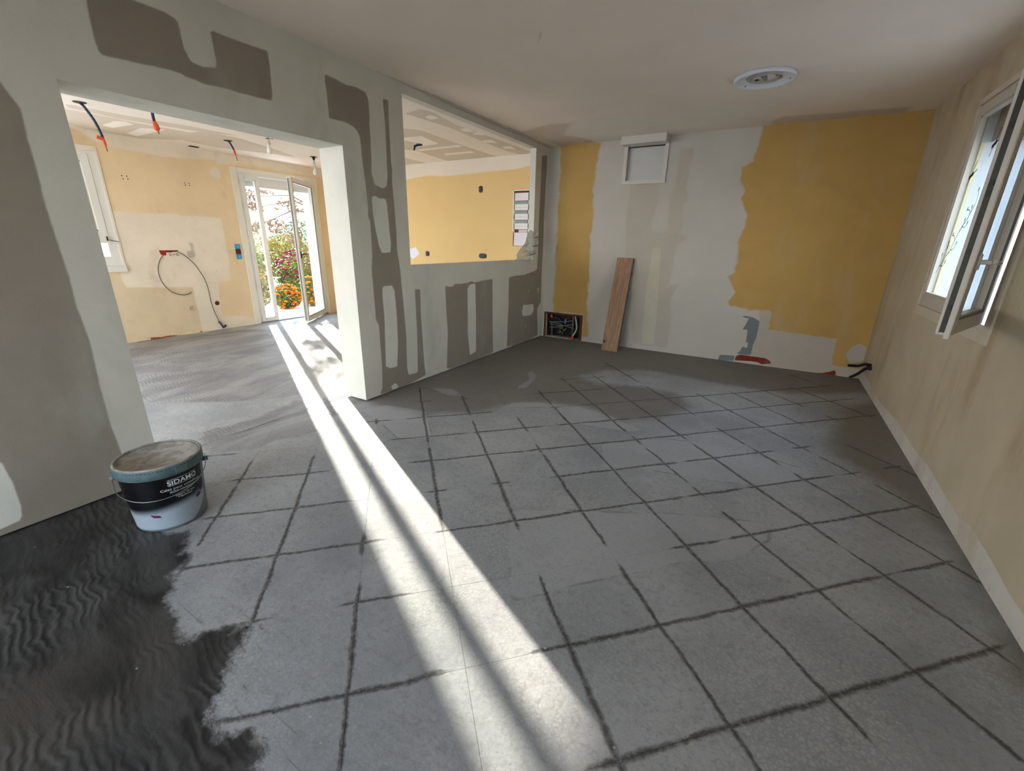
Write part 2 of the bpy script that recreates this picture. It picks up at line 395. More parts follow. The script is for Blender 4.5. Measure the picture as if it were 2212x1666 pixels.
# ------------------------------------------------------------------ kitchen wall with the garden door
kw_white = [
 [(0.9, 2.6), (2.039,2.403),(2.149,2.328),(2.274,2.289),(2.468,2.274),(2.785,2.259),(2.951,2.267),(3.409,2.309),(3.439,2.267),(3.600,2.281),(3.789,2.327), (5.5, 2.27), (5.5, 2.6)],
 [(2.080,1.543),(2.170,1.579),(2.420,1.564),(2.814,1.581),(2.929,1.565),(3.185,1.567),(3.370,1.553),(3.388,1.380),(3.380,1.125),(3.389,0.995),(3.349,0.700),(3.198,0.683),(3.047,0.673),(3.180,0.668),(3.152,0.427),(3.148,0.187),(3.408,0.157),(3.621,0.097),(3.588,-0.095),(3.073,-0.003),(2.848,0.024),(2.851,0.276),(2.839,0.523),(2.845,0.635),(2.568,0.652),(2.109,0.690),(2.083,0.805),(2.122,1.132),(2.090,1.395)],
 [(3.344,2.170),(3.412,2.226),(3.473,2.187),(3.486,2.094),(3.413,2.075),(3.345,2.124)]]
kw_low = [[(1.0, -0.05), (1.0, 0.8), (1.991,0.838),(2.089,0.762),(2.108,0.686),(2.568,0.652),(2.845,0.631),(2.846,0.522),(2.851,0.276),(2.848,0.020),(2.577,0.002),(1.981,0.005)]]
kw_grey = [[(2.899,1.226),(2.952,1.219),(2.956,1.169),(2.951,1.110),(2.960,1.066),(2.941,1.022),(2.873,1.024),(2.853,1.060),(2.864,1.082),(2.850,1.111),(2.919,1.121),(2.921,1.168)]]
kw_brick = [[(2.179,0.031),(2.255,0.029),(2.345,0.013),(2.413,0.018),(2.511,0.021),(2.579,0.008),(2.368,-0.007),(2.236,-0.003)],[(2.802,0.023),(2.848,0.020),(2.851,-0.002),(2.805,-0.003)]]
m_kw = layered('kitchen_plaster', srgb(236, 212, 174), [
    ('low', srgb(222, 204, 172), 0.05, 0.02, 10, 1.0), ('white', srgb(238, 226, 208), 0.03, 0.014, 12, 0.95), ('grey', srgb(182, 172, 156), 0.03, 0.006, 20, 0.8),
    ('brick', srgb(150, 74, 44), 0.006, 0.006, 40, 1.0)], var=0.08,
    stains=[(3.0, (1, 1, 0.7), 0.58, 0.78, srgb(196, 168, 128), 0.5), (9.0, (1, 1, 1), 0.68, 0.76, srgb(160, 140, 112), 0.45)])
slab('wall_kitchen', 0, -4.12, -4.45, (YB, 5.5), (-0.13, 2.5), [(3.70, 4.955, -0.13, 2.20, None), (0.98, 2.13, 0.92, 2.22, None), (-2.05, 0.65, 0.03, 2.36, None)],  # last hole is unseen, added to bring daylight into the kitchen
     m_kw, {'white': kw_white, 'low': kw_low, 'grey': kw_grey, 'brick': kw_brick}, 0.025)

# ------------------------------------------------------------------ window wall on the right
rw_band = [[(-2.5, -.05), (-2.5, .16), (1.903,0.094),(2.146,0.114),(2.310,0.126),(2.473,0.090),(2.749,0.102),(2.878,0.109),(3.019,0.116),(3.344,0.098),(3.844,0.107),(4.435,0.067), (5.6, .115), (5.6, -.05)]]
m_rw = layered('window_wall_paint', srgb(196, 180, 152), [('band', srgb(206, 198, 186), 0.010, 0.010, 14, 1.0)], var=0.12,
    stains=[(2.4, (1, 1, 0.28), 0.50, 0.72, srgb(160, 138, 106), 0.75), (1.2, (1, 1, 1), 0.45, 0.8, srgb(206, 196, 176), 0.7), (11, (1, 1, 0.4), 0.66, 0.74, srgb(148, 122, 84), 0.5)])
slab('wall_right', 0, 3.781, 4.09, (YB, 5.5), (-0.01, 2.6), [(2.93, 4.19, 0.93, 2.22, None)], m_rw, {'band': rw_band}, 0.03)

# wall behind the camera, with unseen openings added to bring in daylight
slab('wall_back', 1, YB, YB-0.1, (-4.12, 3.781), (-0.01, 2.6), [(0.2, 2.4, 0.06, 2.2, None), (-4.0, -0.4, 0.03, 2.36, None)], plain('back_wall_white', srgb(226, 220, 208), .9, var=.02), {'band': []}, 0.5)

# ------------------------------------------------------------------ ceilings
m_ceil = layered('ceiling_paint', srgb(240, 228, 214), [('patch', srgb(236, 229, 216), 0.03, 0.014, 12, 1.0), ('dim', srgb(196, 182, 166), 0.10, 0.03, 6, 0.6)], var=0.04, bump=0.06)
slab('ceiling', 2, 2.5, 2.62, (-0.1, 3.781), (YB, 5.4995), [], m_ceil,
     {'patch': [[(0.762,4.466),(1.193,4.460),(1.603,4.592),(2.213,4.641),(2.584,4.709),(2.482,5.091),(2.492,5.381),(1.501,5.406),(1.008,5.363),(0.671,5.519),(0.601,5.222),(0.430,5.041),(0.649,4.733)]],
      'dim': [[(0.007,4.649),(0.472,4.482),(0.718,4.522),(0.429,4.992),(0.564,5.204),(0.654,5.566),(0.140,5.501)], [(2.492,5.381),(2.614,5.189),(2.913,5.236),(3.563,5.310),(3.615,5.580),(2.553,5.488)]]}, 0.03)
kc_board = [
 [(-0.393,3.252),(-0.163,3.201),(-0.127,3.332),(-0.216,3.794),(-0.199,4.183),(-0.180,4.632),(-0.170,5.272),(-0.236,5.394),(-0.384,5.406),(-0.437,5.192),(-0.394,4.465),(-0.346,3.808),(-0.373,3.451)],
 [(-0.824,3.632),(-0.691,3.806),(-0.748,4.579),(-0.751,5.405),(-1.618,5.396),(-1.503,4.623),(-1.648,4.475)],
 [(-2.007,4.843),(-2.026,5.401),(-2.553,5.400)],
 [(-3.198,1.692),(-3.197,1.855),(-3.212,2.206),(-3.175,2.773),(-3.603,2.969),(-4.167,2.599),(-4.241,2.362),(-4.044,2.004),(-4.010,1.938)],
 [(-3.474,2.716),(-2.933,2.755),(-2.955,3.169),(-3.220,3.799),(-3.465,4.235),(-3.628,3.787),(-3.828,3.290),(-3.751,2.934)],
 [(-3.003,1.638),(-2.962,1.689),(-2.961,2.025),(-2.839,2.619),(-2.826,3.098),(-3.032,2.707),(-3.185,2.102),(-3.128,1.703)]]
kc_white = [
 [(-0.306,3.417),(-0.207,3.386),(-0.206,3.510),(-0.319,3.524)],[(-0.286,3.944),(-0.179,3.942),(-0.226,4.112),(-0.313,4.042)],[(-0.253,4.128),(-0.146,4.150),(-0.214,4.295),(-0.288,4.200)],[(-0.369,4.476),(-0.254,4.497),(-0.293,4.683),(-0.414,4.591)],[(-0.347,4.876),(-0.225,4.894),(-0.279,5.101),(-0.376,4.977)],
 [(-1.134,3.986),(-0.852,4.005),(-0.899,4.097),(-0.954,4.411),(-1.296,4.439),(-1.187,4.196),(-1.222,4.077)],[(-1.474,4.570),(-0.766,4.556),(-0.804,4.665),(-1.471,4.655)],[(-1.311,4.925),(-0.863,4.932),(-0.863,5.050),(-1.336,5.031)],
 [(-3.712,2.123),(-3.350,2.101),(-3.259,2.164),(-3.334,2.265),(-3.756,2.227)],[(-3.931,2.413),(-3.456,2.371),(-3.259,2.530),(-4.015,2.543)]]
m_kceil = layered('kitchen_ceiling_joints', srgb(242, 231, 217), [('board', srgb(216, 203, 184), 0.02, 0.006, 14, 1.0), ('white', srgb(246, 238, 226), 0.02, 0.006, 14, 1.0)], var=0.03, bump=0.05)
slab('ceiling_kitchen', 2, 2.422, 2.60, (-4.12, -0.080), (YB, 5.40), [], m_kceil, {'board': kc_board, 'white': kc_white}, 0.025)

# thin plaster cove where ceiling and partition meet
bm = bmesh.new()
for i in range(24):
    y0, y1 = 2.55 + i*0.12285, 2.55 + (i+1)*0.12285
    box(bm, 0.0, (0.030 + 0.003*math.sin(i*1.7))*min(1, (i+1)/8), y0, y1, 2.5-0.020*min(1, (i+1)/8), 2.5)
obj('trim_1', bm, plain('cove_plaster', srgb(200, 194, 184), 0.8, var=0.03), kind='structure')

# ------------------------------------------------------------------ floor
TP = 0.2535; TX, TY = 1.914, 0.655      # half diagonal of a tile, one centre of the diagonal grid
F_DARK = [
 [(-0.3, -2.4), (-0.3, 0.40), (0.30, 0.72), (0.364,0.466),(0.566,0.469),(0.680,0.518),(0.789,0.456),(0.887,0.394),(0.950,0.343),(1.019,0.302),(1.047,0.252),(1.150,0.253),(1.276,0.247),(1.308,0.291),(1.374,0.348),(1.431,0.358),(1.477,0.316),(1.571,0.234),(1.625,0.182),(1.643,0.154),(1.652,0.127),(1.716,0.140),(1.777,0.171),(1.841,0.176),(1.898,0.156), (2.112,0.051), (1.9, -0.9), (1.7, -2.4)]]
F_DAMP_SHADE = [
 [(-0.1, 2.05), (0.034,2.188),(0.227,2.160),(0.457,2.189),(0.600,2.167),(0.724,2.328),(0.986,2.536),(1.074,2.849),(1.230,2.965),(1.552,3.071),(1.793,3.030),(1.977,2.934),(2.208,3.162),(2.419,3.603),(2.211,3.893),(1.862,3.904),(1.494,3.744),(1.252,3.857),(1.367,4.242),(1.796,4.534),(2.552,4.454),(3.111,4.492),(3.726,4.901), (3.9, 4.7), (3.9, 5.6), (-0.1, 5.6)],
 [(3.9, 4.8), (3.525,4.332),(3.404,3.673),(3.336,3.181),(3.471,3.043),(3.663,2.736),(3.737,2.331),(3.757,1.956),(3.717,1.691),(3.713,1.498), (3.9, 1.1)]]  # damp strip by the window wall, with light falloff painted in
F_K = [
 [(-3.282,1.624),(-4.210,2.126),(-3.991,3.175),(-3.568,3.484),(-2.200,2.768),(-1.374,2.374),(-0.903,2.134),(-0.597,1.994),(-0.691,1.817),(-0.922,1.556),(-1.248,1.289),(-1.542,1.146)],
 [(-0.016,0.993),(-0.482,1.105),(-0.418,1.290),(-0.440,1.508),(-0.480,1.848),(-0.346,2.018),(-0.092,2.052),(0.174,1.626),(0.149,1.423),(0.077,1.333),(0.075,1.206),(0.016,1.089)]]
F_LIGHT = [
 [(0.140,1.996),(0.191,2.196),(0.357,2.242),(0.585,2.269),(0.931,1.939),(0.912,1.896),(0.740,1.785),(0.417,1.933)],
 [(1.044,2.715),(1.073,2.845),(1.233,2.973),(1.555,3.065),(1.775,3.029),(1.919,2.987),(2.197,2.852),(2.099,2.789),(1.644,2.697),(1.402,2.930)],
 [(1.980,2.498),(2.201,2.720),(2.388,2.824),(2.540,2.858),(2.750,2.901),(2.952,2.886),(3.157,2.833),(3.286,2.793),(2.998,2.498),(2.897,2.424),(2.617,2.345),(2.312,2.294),(2.100,2.158)],
 [(0.221,2.748),(0.403,2.842),(0.637,2.743),(0.474,2.684),(0.352,2.703)],[(0.713,3.726),(0.754,3.789),(0.874,3.632),(0.964,3.329),(0.959,3.214),(0.876,3.213),(0.870,3.503)],
 [(2.149,0.962),(2.331,1.172),(2.477,1.322),(2.537,1.390),(2.679,1.544),(2.871,1.672),(2.921,1.765),(3.019,1.960),(2.987,2.067),(2.570,1.897),(1.836,1.484)]]
J_SEG = [(1.103,1.620),(1.184,1.672),(0.649,2.232),(0.939,1.913),(1.067,1.772),(1.176,1.667),(1.189,1.651),(1.466,1.363),(1.516,1.310),(1.594,1.234),(0.570,2.106),(0.699,2.285),(0.710,2.272),(0.973,2.564),(0.388,1.914),(0.435,1.963),(0.740,1.785),(0.850,1.901),(0.981,2.032),(1.043,2.079),(1.065,2.320),(1.166,2.184),(1.224,2.128),(1.392,1.955),(1.419,1.933),(1.673,1.659),(1.753,1.579),(1.901,1.412),(1.161,2.181),(1.272,2.301),(1.293,2.332),(1.471,2.487),(1.313,2.554),(1.405,2.438),(1.228,1.772),(1.444,1.949),(1.501,2.011),(1.556,2.059),(1.607,2.159),(1.940,2.443),(1.413,2.937),(1.660,2.690),(1.660,2.690),(1.917,2.442),(1.917,2.442),(2.167,2.183),(2.167,2.183),(2.406,1.921),(2.406,1.921),(2.687,1.658),(1.633,2.662),(1.996,3.019),(1.976,2.466),(2.496,3.013),(1.767,2.068),(1.907,1.930),(1.907,1.930),(2.108,1.733),(1.926,1.932),(2.444,2.453),(2.171,1.642),(2.305,1.523),(2.156,1.680),(2.427,1.934),(2.424,1.949),(2.533,2.053),(2.306,2.541),(2.427,2.442),(2.491,2.356),(2.555,2.300),(1.681,1.209),(1.901,1.412),(1.901,1.412),(2.079,1.576),(1.316,3.565),(1.655,3.207),(1.655,3.207),(2.044,2.819),(1.935,3.460),(2.144,3.212),(2.144,3.212),(2.398,2.950),(1.460,3.055),(2.378,3.850),(2.099,3.143),(2.437,3.464),(1.159,3.241),(1.547,3.580),(1.166,3.194),(1.334,3.040),(1.399,3.988),(1.817,3.577),(1.159,3.697),(1.426,4.006),(1.960,3.911),(2.437,3.464),(0.158,2.733),(0.585,2.269),(0.638,2.696),(0.877,2.480),(1.711,3.264),(2.431,3.975),(2.431,3.975),(2.964,4.502),(2.964,4.502),(3.470,4.994),(2.105,3.138),(2.910,3.934),(2.985,4.007),(3.634,4.638),(2.073,2.621),(2.656,3.187),(2.515,3.024),(3.198,3.750),(3.198,3.750),(3.703,4.248),(2.563,2.569),(2.706,2.715),(2.752,2.758),(2.969,2.983),(3.127,2.669),(3.294,2.799),(2.650,2.184),(2.809,2.316),(2.931,2.445),(3.205,2.707),(2.675,1.664),(2.752,1.738),(2.917,1.898),(3.178,2.152),(3.223,2.212),(3.686,2.656),(1.317,4.498),(1.836,4.059),(1.968,3.926),(2.409,3.466),(1.592,3.798),(1.813,3.564),(2.431,3.975),(2.667,3.703),(2.667,3.703),(2.779,3.558),(2.779,3.558),(2.925,3.436),(2.707,4.215),(2.840,4.060),(2.909,3.957),(2.948,3.935),(3.024,3.847),(3.174,3.694),(2.964,4.472),(3.201,4.199),(3.172,5.205),(3.288,5.070),(3.176,4.704),(3.485,4.386),(3.485,4.386),(3.654,4.216),(2.570,2.801),(2.595,2.772),(2.648,2.691),(2.756,2.602),(2.798,2.555),(2.922,2.440),(2.922,2.440),(3.064,2.283),(3.064,2.283),(3.186,2.165),(3.212,2.135),(3.230,2.101),(2.743,3.104),(2.822,3.057),(3.016,3.349),(3.198,3.174),(2.971,2.899),(3.001,2.849),(3.187,2.685),(3.418,2.417),(3.314,3.063),(3.418,2.949),(3.451,2.404),(3.641,2.197),(3.491,3.378),(3.659,3.178),(3.659,3.178),(3.766,3.099),(3.549,2.784),(3.686,2.656),(3.686,2.656),(3.749,2.574),(2.836,2.002),(2.876,1.971),(2.967,1.866),(3.022,1.812),(2.467,1.881),(2.674,1.657),(2.674,1.657),(2.812,1.529),(2.812,1.529),(2.925,1.401),(2.927,1.376),(3.048,1.288),(3.069,1.239),(3.155,1.154),(3.178,1.143),(3.225,1.101),(2.171,1.647),(2.311,1.517),(2.494,1.332),(2.574,1.250),(2.613,1.202),(2.676,1.149),(2.681,1.129),(2.721,1.131),(2.747,1.073),(2.862,0.975),(2.875,0.926),(2.933,0.901),(2.934,0.888),(2.995,0.821),(2.238,1.085),(2.305,1.019),(2.339,0.978),(2.412,0.898),(2.436,0.882),(2.527,0.779),(2.555,0.764),(2.614,0.700),(2.614,0.700),(2.668,0.639),(3.057,1.762),(3.161,1.634),(3.161,1.627),(3.227,1.600),(3.333,1.484),(3.408,1.407),(3.456,1.364),(3.608,1.192),(3.345,1.984),(3.424,1.908),(3.452,1.895),(3.524,1.809),(3.524,1.809),(3.667,1.657),(3.461,2.398),(3.688,2.154),(3.688,2.154),(3.774,2.064),(2.365,0.849),(2.458,0.932),(2.494,0.970),(2.644,1.112),(2.645,1.142),(2.706,1.203),(2.720,1.218),(2.926,1.388),(2.925,1.394),(3.161,1.627),(3.178,1.651),(3.455,1.912),(3.541,2.005),(3.688,2.154),(2.723,0.678),(2.785,0.742),(2.809,0.777),(2.933,0.901),(2.933,0.901),(3.196,1.158),(3.196,1.158),(3.322,1.282),(3.351,1.317),(3.434,1.390),(3.481,1.452),(3.667,1.636),(2.669,1.654),(2.758,1.738),(0.915,0.904),(1.157,0.660),(1.172,0.642),(1.329,0.482),(1.329,0.482),(1.383,0.422),(1.642,0.664),(1.740,0.565),(1.740,0.565),(1.919,0.399),(1.914,0.390),(2.050,0.249),(1.673,0.656),(1.705,0.692),(1.737,0.728),(1.769,0.756),(1.696,0.203),(1.924,0.402),(1.938,0.404),(1.978,0.456),(2.037,0.509),(2.105,0.572),(0.699,0.722),(0.810,0.820),(1.162,0.656),(1.418,0.910),(0.890,0.413),(1.055,0.555),(2.233,1.085),(2.305,1.020),(2.339,0.981),(2.416,0.909),(0.397,0.909),(0.510,1.038),(0.510,1.038),(0.694,1.205),(0.713,0.722),(0.799,0.820),(0.830,0.847),(1.051,1.063),(0.266,1.069),(0.386,0.940),(0.491,0.842),(0.601,0.718),(0.660,0.653),(0.771,0.541),(0.522,1.300),(0.764,1.050),(0.764,1.050),(1.089,0.728),(-0.070,0.991),(0.004,1.051)]

def floor_fields(U, V):
    d = np.full(U.shape, 9.0)
    for (ax, ay), (b_x, b_y) in zip(J_SEG[0::2], J_SEG[1::2]):
        ex, ey = b_x-ax, b_y-ay; t = np.clip(((U-ax)*ex+(V-ay)*ey)/(ex*ex+ey*ey+1e-12), 0, 1)
        d = np.minimum(d, np.hypot(U-ax-t*ex, V-ay-t*ey))
    jv = np.exp(-(d/0.07)**2)
    return {'dark': sdf(U, V, F_DARK), 'damp_shade': sdf(U, V, F_DAMP_SHADE), 'kitchen': sdf(U, V, F_K), 'light': sdf(U, V, F_LIGHT),
            'joint': 0.10 + 0.62*jv}

def floor_attrs(me):
    n = len(me.vertices); co = np.empty(n*3); me.vertices.foreach_get('co', co); co = co.reshape(-1, 3)
    for kk, v in floor_fields(co[:, 0], co[:, 1]).items():
        a = me.attributes.new(kk, 'FLOAT', 'POINT'); a.data.foreach_set('value', np.asarray(v, np.float32))

def floor_material():
    k = N('levelled_cement'); p = k.P()
    sp = k.n('SeparateXYZ'); k.l(p, sp.inputs[0])
    wob = k.math('MULTIPLY', k.math('SUBTRACT', k.noise(5, 4, 0.65), 0.5), 0.13)
    wob2 = k.math('MULTIPLY', k.math('SUBTRACT', k.noise(4.5, 4, 0.65, stretch=(1.3, 0.8, 1)), 0.5), 0.13)
    u = k.math('ADD', k.math('DIVIDE', k.math('SUBTRACT', sp.outputs[0], TX), TP), wob)
    v = k.math('ADD', k.math('DIVIDE', k.math('SUBTRACT', sp.outputs[1], TY), TP), wob2)
    def ln(s):
        return k.math('ABSOLUTE', k.math('SUBTRACT', k.math('FLOORED_MODULO', s, 2.0), 1.0))
    d1 = k.math('MULTIPLY', ln(k.math('ADD', u, v)), TP/1.4142)
    d2 = k.math('MULTIPLY', ln(k.math('SUBTRACT', u, v)), TP/1.4142)
    rag = k.math('MULTIPLY', k.math('SUBTRACT', k.noise(55, 4, 0.75), 0.5), 0.022)
    js = k.attr('joint')
    def jm(d, seed):
        nn = k.math('MULTIPLY_ADD', k.noise(8.5, 3, 0.6, vec=seed), 0.45, k.math('MULTIPLY', k.noise(1.9, 2, 0.5, vec=seed), 0.62))
        brk = k.mr(k.math('ADD', nn, js), 0.78, 1.10)
        wid = k.math('MULTIPLY_ADD', k.math('MULTIPLY', brk, k.mr(k.noise(3.1, 2, vec=seed), 0.3, 0.7, 0.45, 1.0)), 0.0125, 0.001)
        return k.math('MULTIPLY', brk, k.mr(k.math('ADD', d, rag), k.math('ADD', wid, 0.005), k.math('MULTIPLY', wid, 0.15)))
    o1 = k.n('VectorMath', operation='ADD'); k.l(p, o1.inputs[0]); o1.inputs[1].default_value = (31, 7, 3)
    o2 = k.n('VectorMath', operation='ADD'); k.l(p, o2.inputs[0]); o2.inputs[1].default_value = (-11, 47, 9)
    joint = k.math('MAXIMUM', jm(d1, o1.outputs[0]), jm(d2, o2.outputs[0]))
    edge = lambda at, wd, amp, ns: k.mr(k.math('ADD', k.attr(at), k.math('MULTIPLY', k.math('SUBTRACT', k.noise(ns, 5, 0.65), 0.5), amp*2)), wd/2, -wd/2)
    dark = edge('dark', 0.045, 0.12, 6.5); damp_shade = edge('damp_shade', 0.16, 0.10, 4.0); kit = edge('kitchen', 0.06, 0.12, 4.5); light = edge('light', 0.02, 0.02, 4)
    base = k.mix(k.mr(k.noise(1.7, 5, 0.6), 0.3, 0.7), srgb(166, 167, 167), srgb(140, 142, 144))
    # fine crazed grain of the skim
    vo = k.n('TexVoronoi', feature='DISTANCE_TO_EDGE'); vo.inputs['Scale'].default_value = 62; k.l(p, vo.inputs['Vector'])
    gr = k.math('MULTIPLY', k.mr(vo.outputs['Distance'], 0.0, 0.28), k.mr(k.noise(1.1, 3), 0.35, 0.65))
    base = k.mix(k.math('MULTIPLY', gr, 0.5), base, srgb(184, 183, 172))
    base = k.mix(k.mr(k.noise(34, 4, 0.75, dist=0.6), 0.46, 0.70, 0, 0.4), base, srgb(118, 116, 112))
    base = k.mix(k.math('MULTIPLY', k.mr(k.noise(110, 3, 0.7), 0.55, 0.75), 0.5), base, srgb(104, 103, 98))
    base = k.mix(k.math('MULTIPLY', damp_shade, 0.75), base, srgb(110, 102, 92))
    base = k.mix(k.math('MULTIPLY', light, 0.5), base, srgb(166, 166, 166))
    lap = k.math('MULTIPLY', k.mr(k.math('ABSOLUTE', k.math('ADD', k.attr('light'), k.math('MULTIPLY', k.math('SUBTRACT', k.noise(4, 5, 0.65), 0.5), 0.04))), 0.010, 0.002), k.mr(k.noise(6, 2), 0.42, 0.6))
    base = k.mix(k.math('MULTIPLY', lap, 0.5), base, srgb(96, 95, 90))
    kc = k.mix(k.mr(k.noise(2.6, 5, 0.65, stretch=(1.2, 0.5, 1), dist=0.8), 0.35, 0.65), srgb(104, 102, 104), srgb(146, 144, 142))
    base = k.mix(k.math('MULTIPLY', kit, 0.8), base, kc)
    # trowelled damp mortar
    mp = k.n('Mapping'); k.l(p, mp.inputs[0]); mp.inputs['Rotation'].default_value = (0, 0, 0.15)
    rid = k.noise(3.2, 5, 0.62, vec=mp.outputs[0], stretch=(0.8, 2.0, 1), dist=0.9)
    wv = k.n('TexWave', wave_type='BANDS', bands_direction='Y'); k.l(mp.outputs[0], wv.inputs['Vector']); wv.inputs['Scale'].default_value = 11
    wv.inputs['Distortion'].default_value = 12.0; wv.inputs['Detail'].default_value = 2.5; wv.inputs['Detail Scale'].default_value = 0.55; wv.inputs['Detail Roughness'].default_value = 0.6
    rid2 = k.math('MULTIPLY', wv.outputs['Fac'], k.mr(k.noise(2.1, 3), 0.38, 0.62))
    dc = k.mix(k.mr(rid, 0.35, 0.68), srgb(40, 39, 37), srgb(74, 73, 70))
    dc = k.mix(k.math('MULTIPLY', k.mr(rid2, 0.25, 0.9), 0.42), dc, srgb(94, 92, 89))
    dc = k.mix(k.mr(k.noise(1.3, 3), 0.5, 0.75), dc, srgb(74, 68, 60))
    base = k.mix(dark, base, dc)
    nd = k.math('SUBTRACT', 1.0, k.math('MAXIMUM', dark, kit))
    base = k.mix(k.math('MULTIPLY', k.math('MULTIPLY', joint, nd), k.mr(k.noise(38, 3, 0.7), 0.30, 0.55, 0.45, 0.88)), base, srgb(66, 62, 56))
    # white crumbs
    cr = k.n('TexVoronoi'); cr.inputs['Scale'].default_value = 9; k.l(p, cr.inputs['Vector'])
    base = k.mix(k.math('MULTIPLY', k.mr(cr.outputs['Distance'], 0.045, 0.03), 0.6), base, srgb(196, 194, 186))
    h = k.math('ADD', k.math('MULTIPLY', k.noise(14, 4), 0.5), k.math('MULTIPLY', k.noise(90, 3), 0.22))
    h = k.math('ADD', h, k.math('MULTIPLY', k.math('MULTIPLY_ADD', rid2, 0.5, rid), k.math('MULTIPLY_ADD', dark, 1.5, k.math('MULTIPLY', kit, 0.8))))
    h = k.math('SUBTRACT', h, k.math('MULTIPLY', joint, 0.35))
    rough = k.math('MULTIPLY_ADD', k.math('MAXIMUM', dark, kit), -0.16, 0.70)
    return k.bsdf(base, rough, bump=h, bstr=0.5, bdist=0.006, spec=0.35)
M_FLOOR = floor_material()

def floor_grid(name, z, x0, x1, y0, y1, step, keep=None, parent=None, kind=None):
    xs = lines(x0, x1, step, []); ys = lines(y0, y1, step, []); nx = len(xs)
    vs = [(x, y, z) for y in ys for x in xs]
    fc = [(j*nx+i, j*nx+i+1, (j+1)*nx+i+1, (j+1)*nx+i) for j in range(len(ys)-1) for i in range(nx-1)]
    if keep is not None:
        U = np.array([v[0] for v in vs]); V = np.array([v[1] for v in vs]); kk = keep(U, V)
        fc = [f for f in fc if any(kk[i] for i in f)]
        used = sorted({i for f in fc for i in f}); mp = {a: b for b, a in enumerate(used)}
        vs = [vs[i] for i in used]; fc = [tuple(mp[i] for i in f) for f in fc]
    me = bpy.data.meshes.new(name); me.from_pydata(vs, [], fc); floor_attrs(me); me.materials.append(M_FLOOR)
    o = bpy.data.objects.new(name, me); COL.objects.link(o)
    if parent: o.parent = parent
    if kind: o['kind'] = kind
    return o

fl = floor_grid('floor', -0.0012, -4.12, 3.781, YB, 5.4995, 0.08, kind='structure')
sk = floor_grid('skim_coat', 0.0008, -4.12, -0.256, YB, 5.40, 0.05, parent=fl)
floor_grid('skim_coat', 0.0008, -0.256, -0.080, 2.5, 5.40, 0.05, parent=fl)
floor_grid('skim_coat', 0.0008, -0.256, 2.6, YB, 0.9, 0.05, parent=fl,
           keep=lambda U, V: (sdf(U, V, F_DARK) < 0.03) & ((U > -0.01) | (V > 0.68)))
rnd = random.Random(5)
NT = 7
for i in range(-16, 12):
    for j in range(-14, 24):
        if (i + j) % 2: continue
        cx, cy = TX + TP*i, TY + TP*j
        if cx < -0.35 or cx > 3.781+0.2 or cy < -1.0 or cy > 5.4995+0.2: continue
        if cx < 0 and not (0.75 < cy < 2.12): continue
        if sdf(np.array([cx]), np.array([cy]), F_DARK)[0] < -0.12: continue
        hs = TP*1.41421/2 - 0.0006; zt = rnd.uniform(-0.0003, 0.0003)
        vs, fc = [], []
        c45 = math.sqrt(0.5); ymin, ymax = YB, 5.4995
        def cl(x, y):
            x = min(x, 3.781)
            if x < 0.0:
                x = max(x, -0.256)
                if not (0.6965 < y < 2.1757): x = 0.0
            return x, min(max(y, ymin), ymax)
        for b in range(NT+1):
            for a in range(NT+1):
                s, t = (a/NT*2-1)*hs, (b/NT*2-1)*hs
                x, y = cl(cx + (s-t)*c45, cy + (s+t)*c45); vs.append((x, y, zt))
        for b in range(NT):
            for a in range(NT):
                q = b*(NT+1)+a; fc.append((q, q+1, q+NT+2, q+NT+1))
        per = [a for a in range(NT+1)] + [b*(NT+1)+NT for b in range(1, NT+1)] + [NT*(NT+1)+a for a in range(NT-1, -1, -1)] + [b*(NT+1) for b in range(NT-1, 0, -1)]
        low = len(vs)
        for q in per: vs.append((vs[q][0], vs[q][1], -0.0012))
        for q in range(len(per)):
            q2 = (q+1) % len(per); fc.append((per[q], per[q2], low+q2, low+q))
        xs_ = [v[0] for v in vs]; ys_ = [v[1] for v in vs]
        if max(xs_)-min(xs_) < 0.02 or max(ys_)-min(ys_) < 0.02: continue
        me = bpy.data.meshes.new('floor_tile'); me.from_pydata(vs, [], fc); floor_attrs(me); me.materials.append(M_FLOOR)
        o = bpy.data.objects.new('floor_tile', me); COL.objects.link(o); o.parent = fl

# ------------------------------------------------------------------ glazed leaves
def bars(bm, w_, h_, t, fw, x0=0.0, z0=0.0, bot=None, right=None):
    """four frame bars with a raised inner bead; local x along the leaf, y through it, z up"""
    bot = bot or fw; right = right or fw
    for a in ((x0, x0+fw, z0, z0+h_), (x0+w_-right, x0+w_, z0, z0+h_), (x0+fw, x0+w_-right, z0, z0+bot), (x0+fw, x0+w_-right, z0+h_-fw, z0+h_)):
        box(bm, a[0], a[1], -t, 0, a[2], a[3], 0.003)
    b = 0.012
    for a in ((x0+fw, x0+fw+b, z0+bot, z0+h_-fw), (x0+w_-right-b, x0+w_-right, z0+bot, z0+h_-fw), (x0+fw, x0+w_-right, z0+bot, z0+bot+b), (x0+fw, x0+w_-right, z0+h_-fw-b, z0+h_-fw)):
        box(bm, a[0], a[1], -t+0.008, -0.008, a[2], a[3])
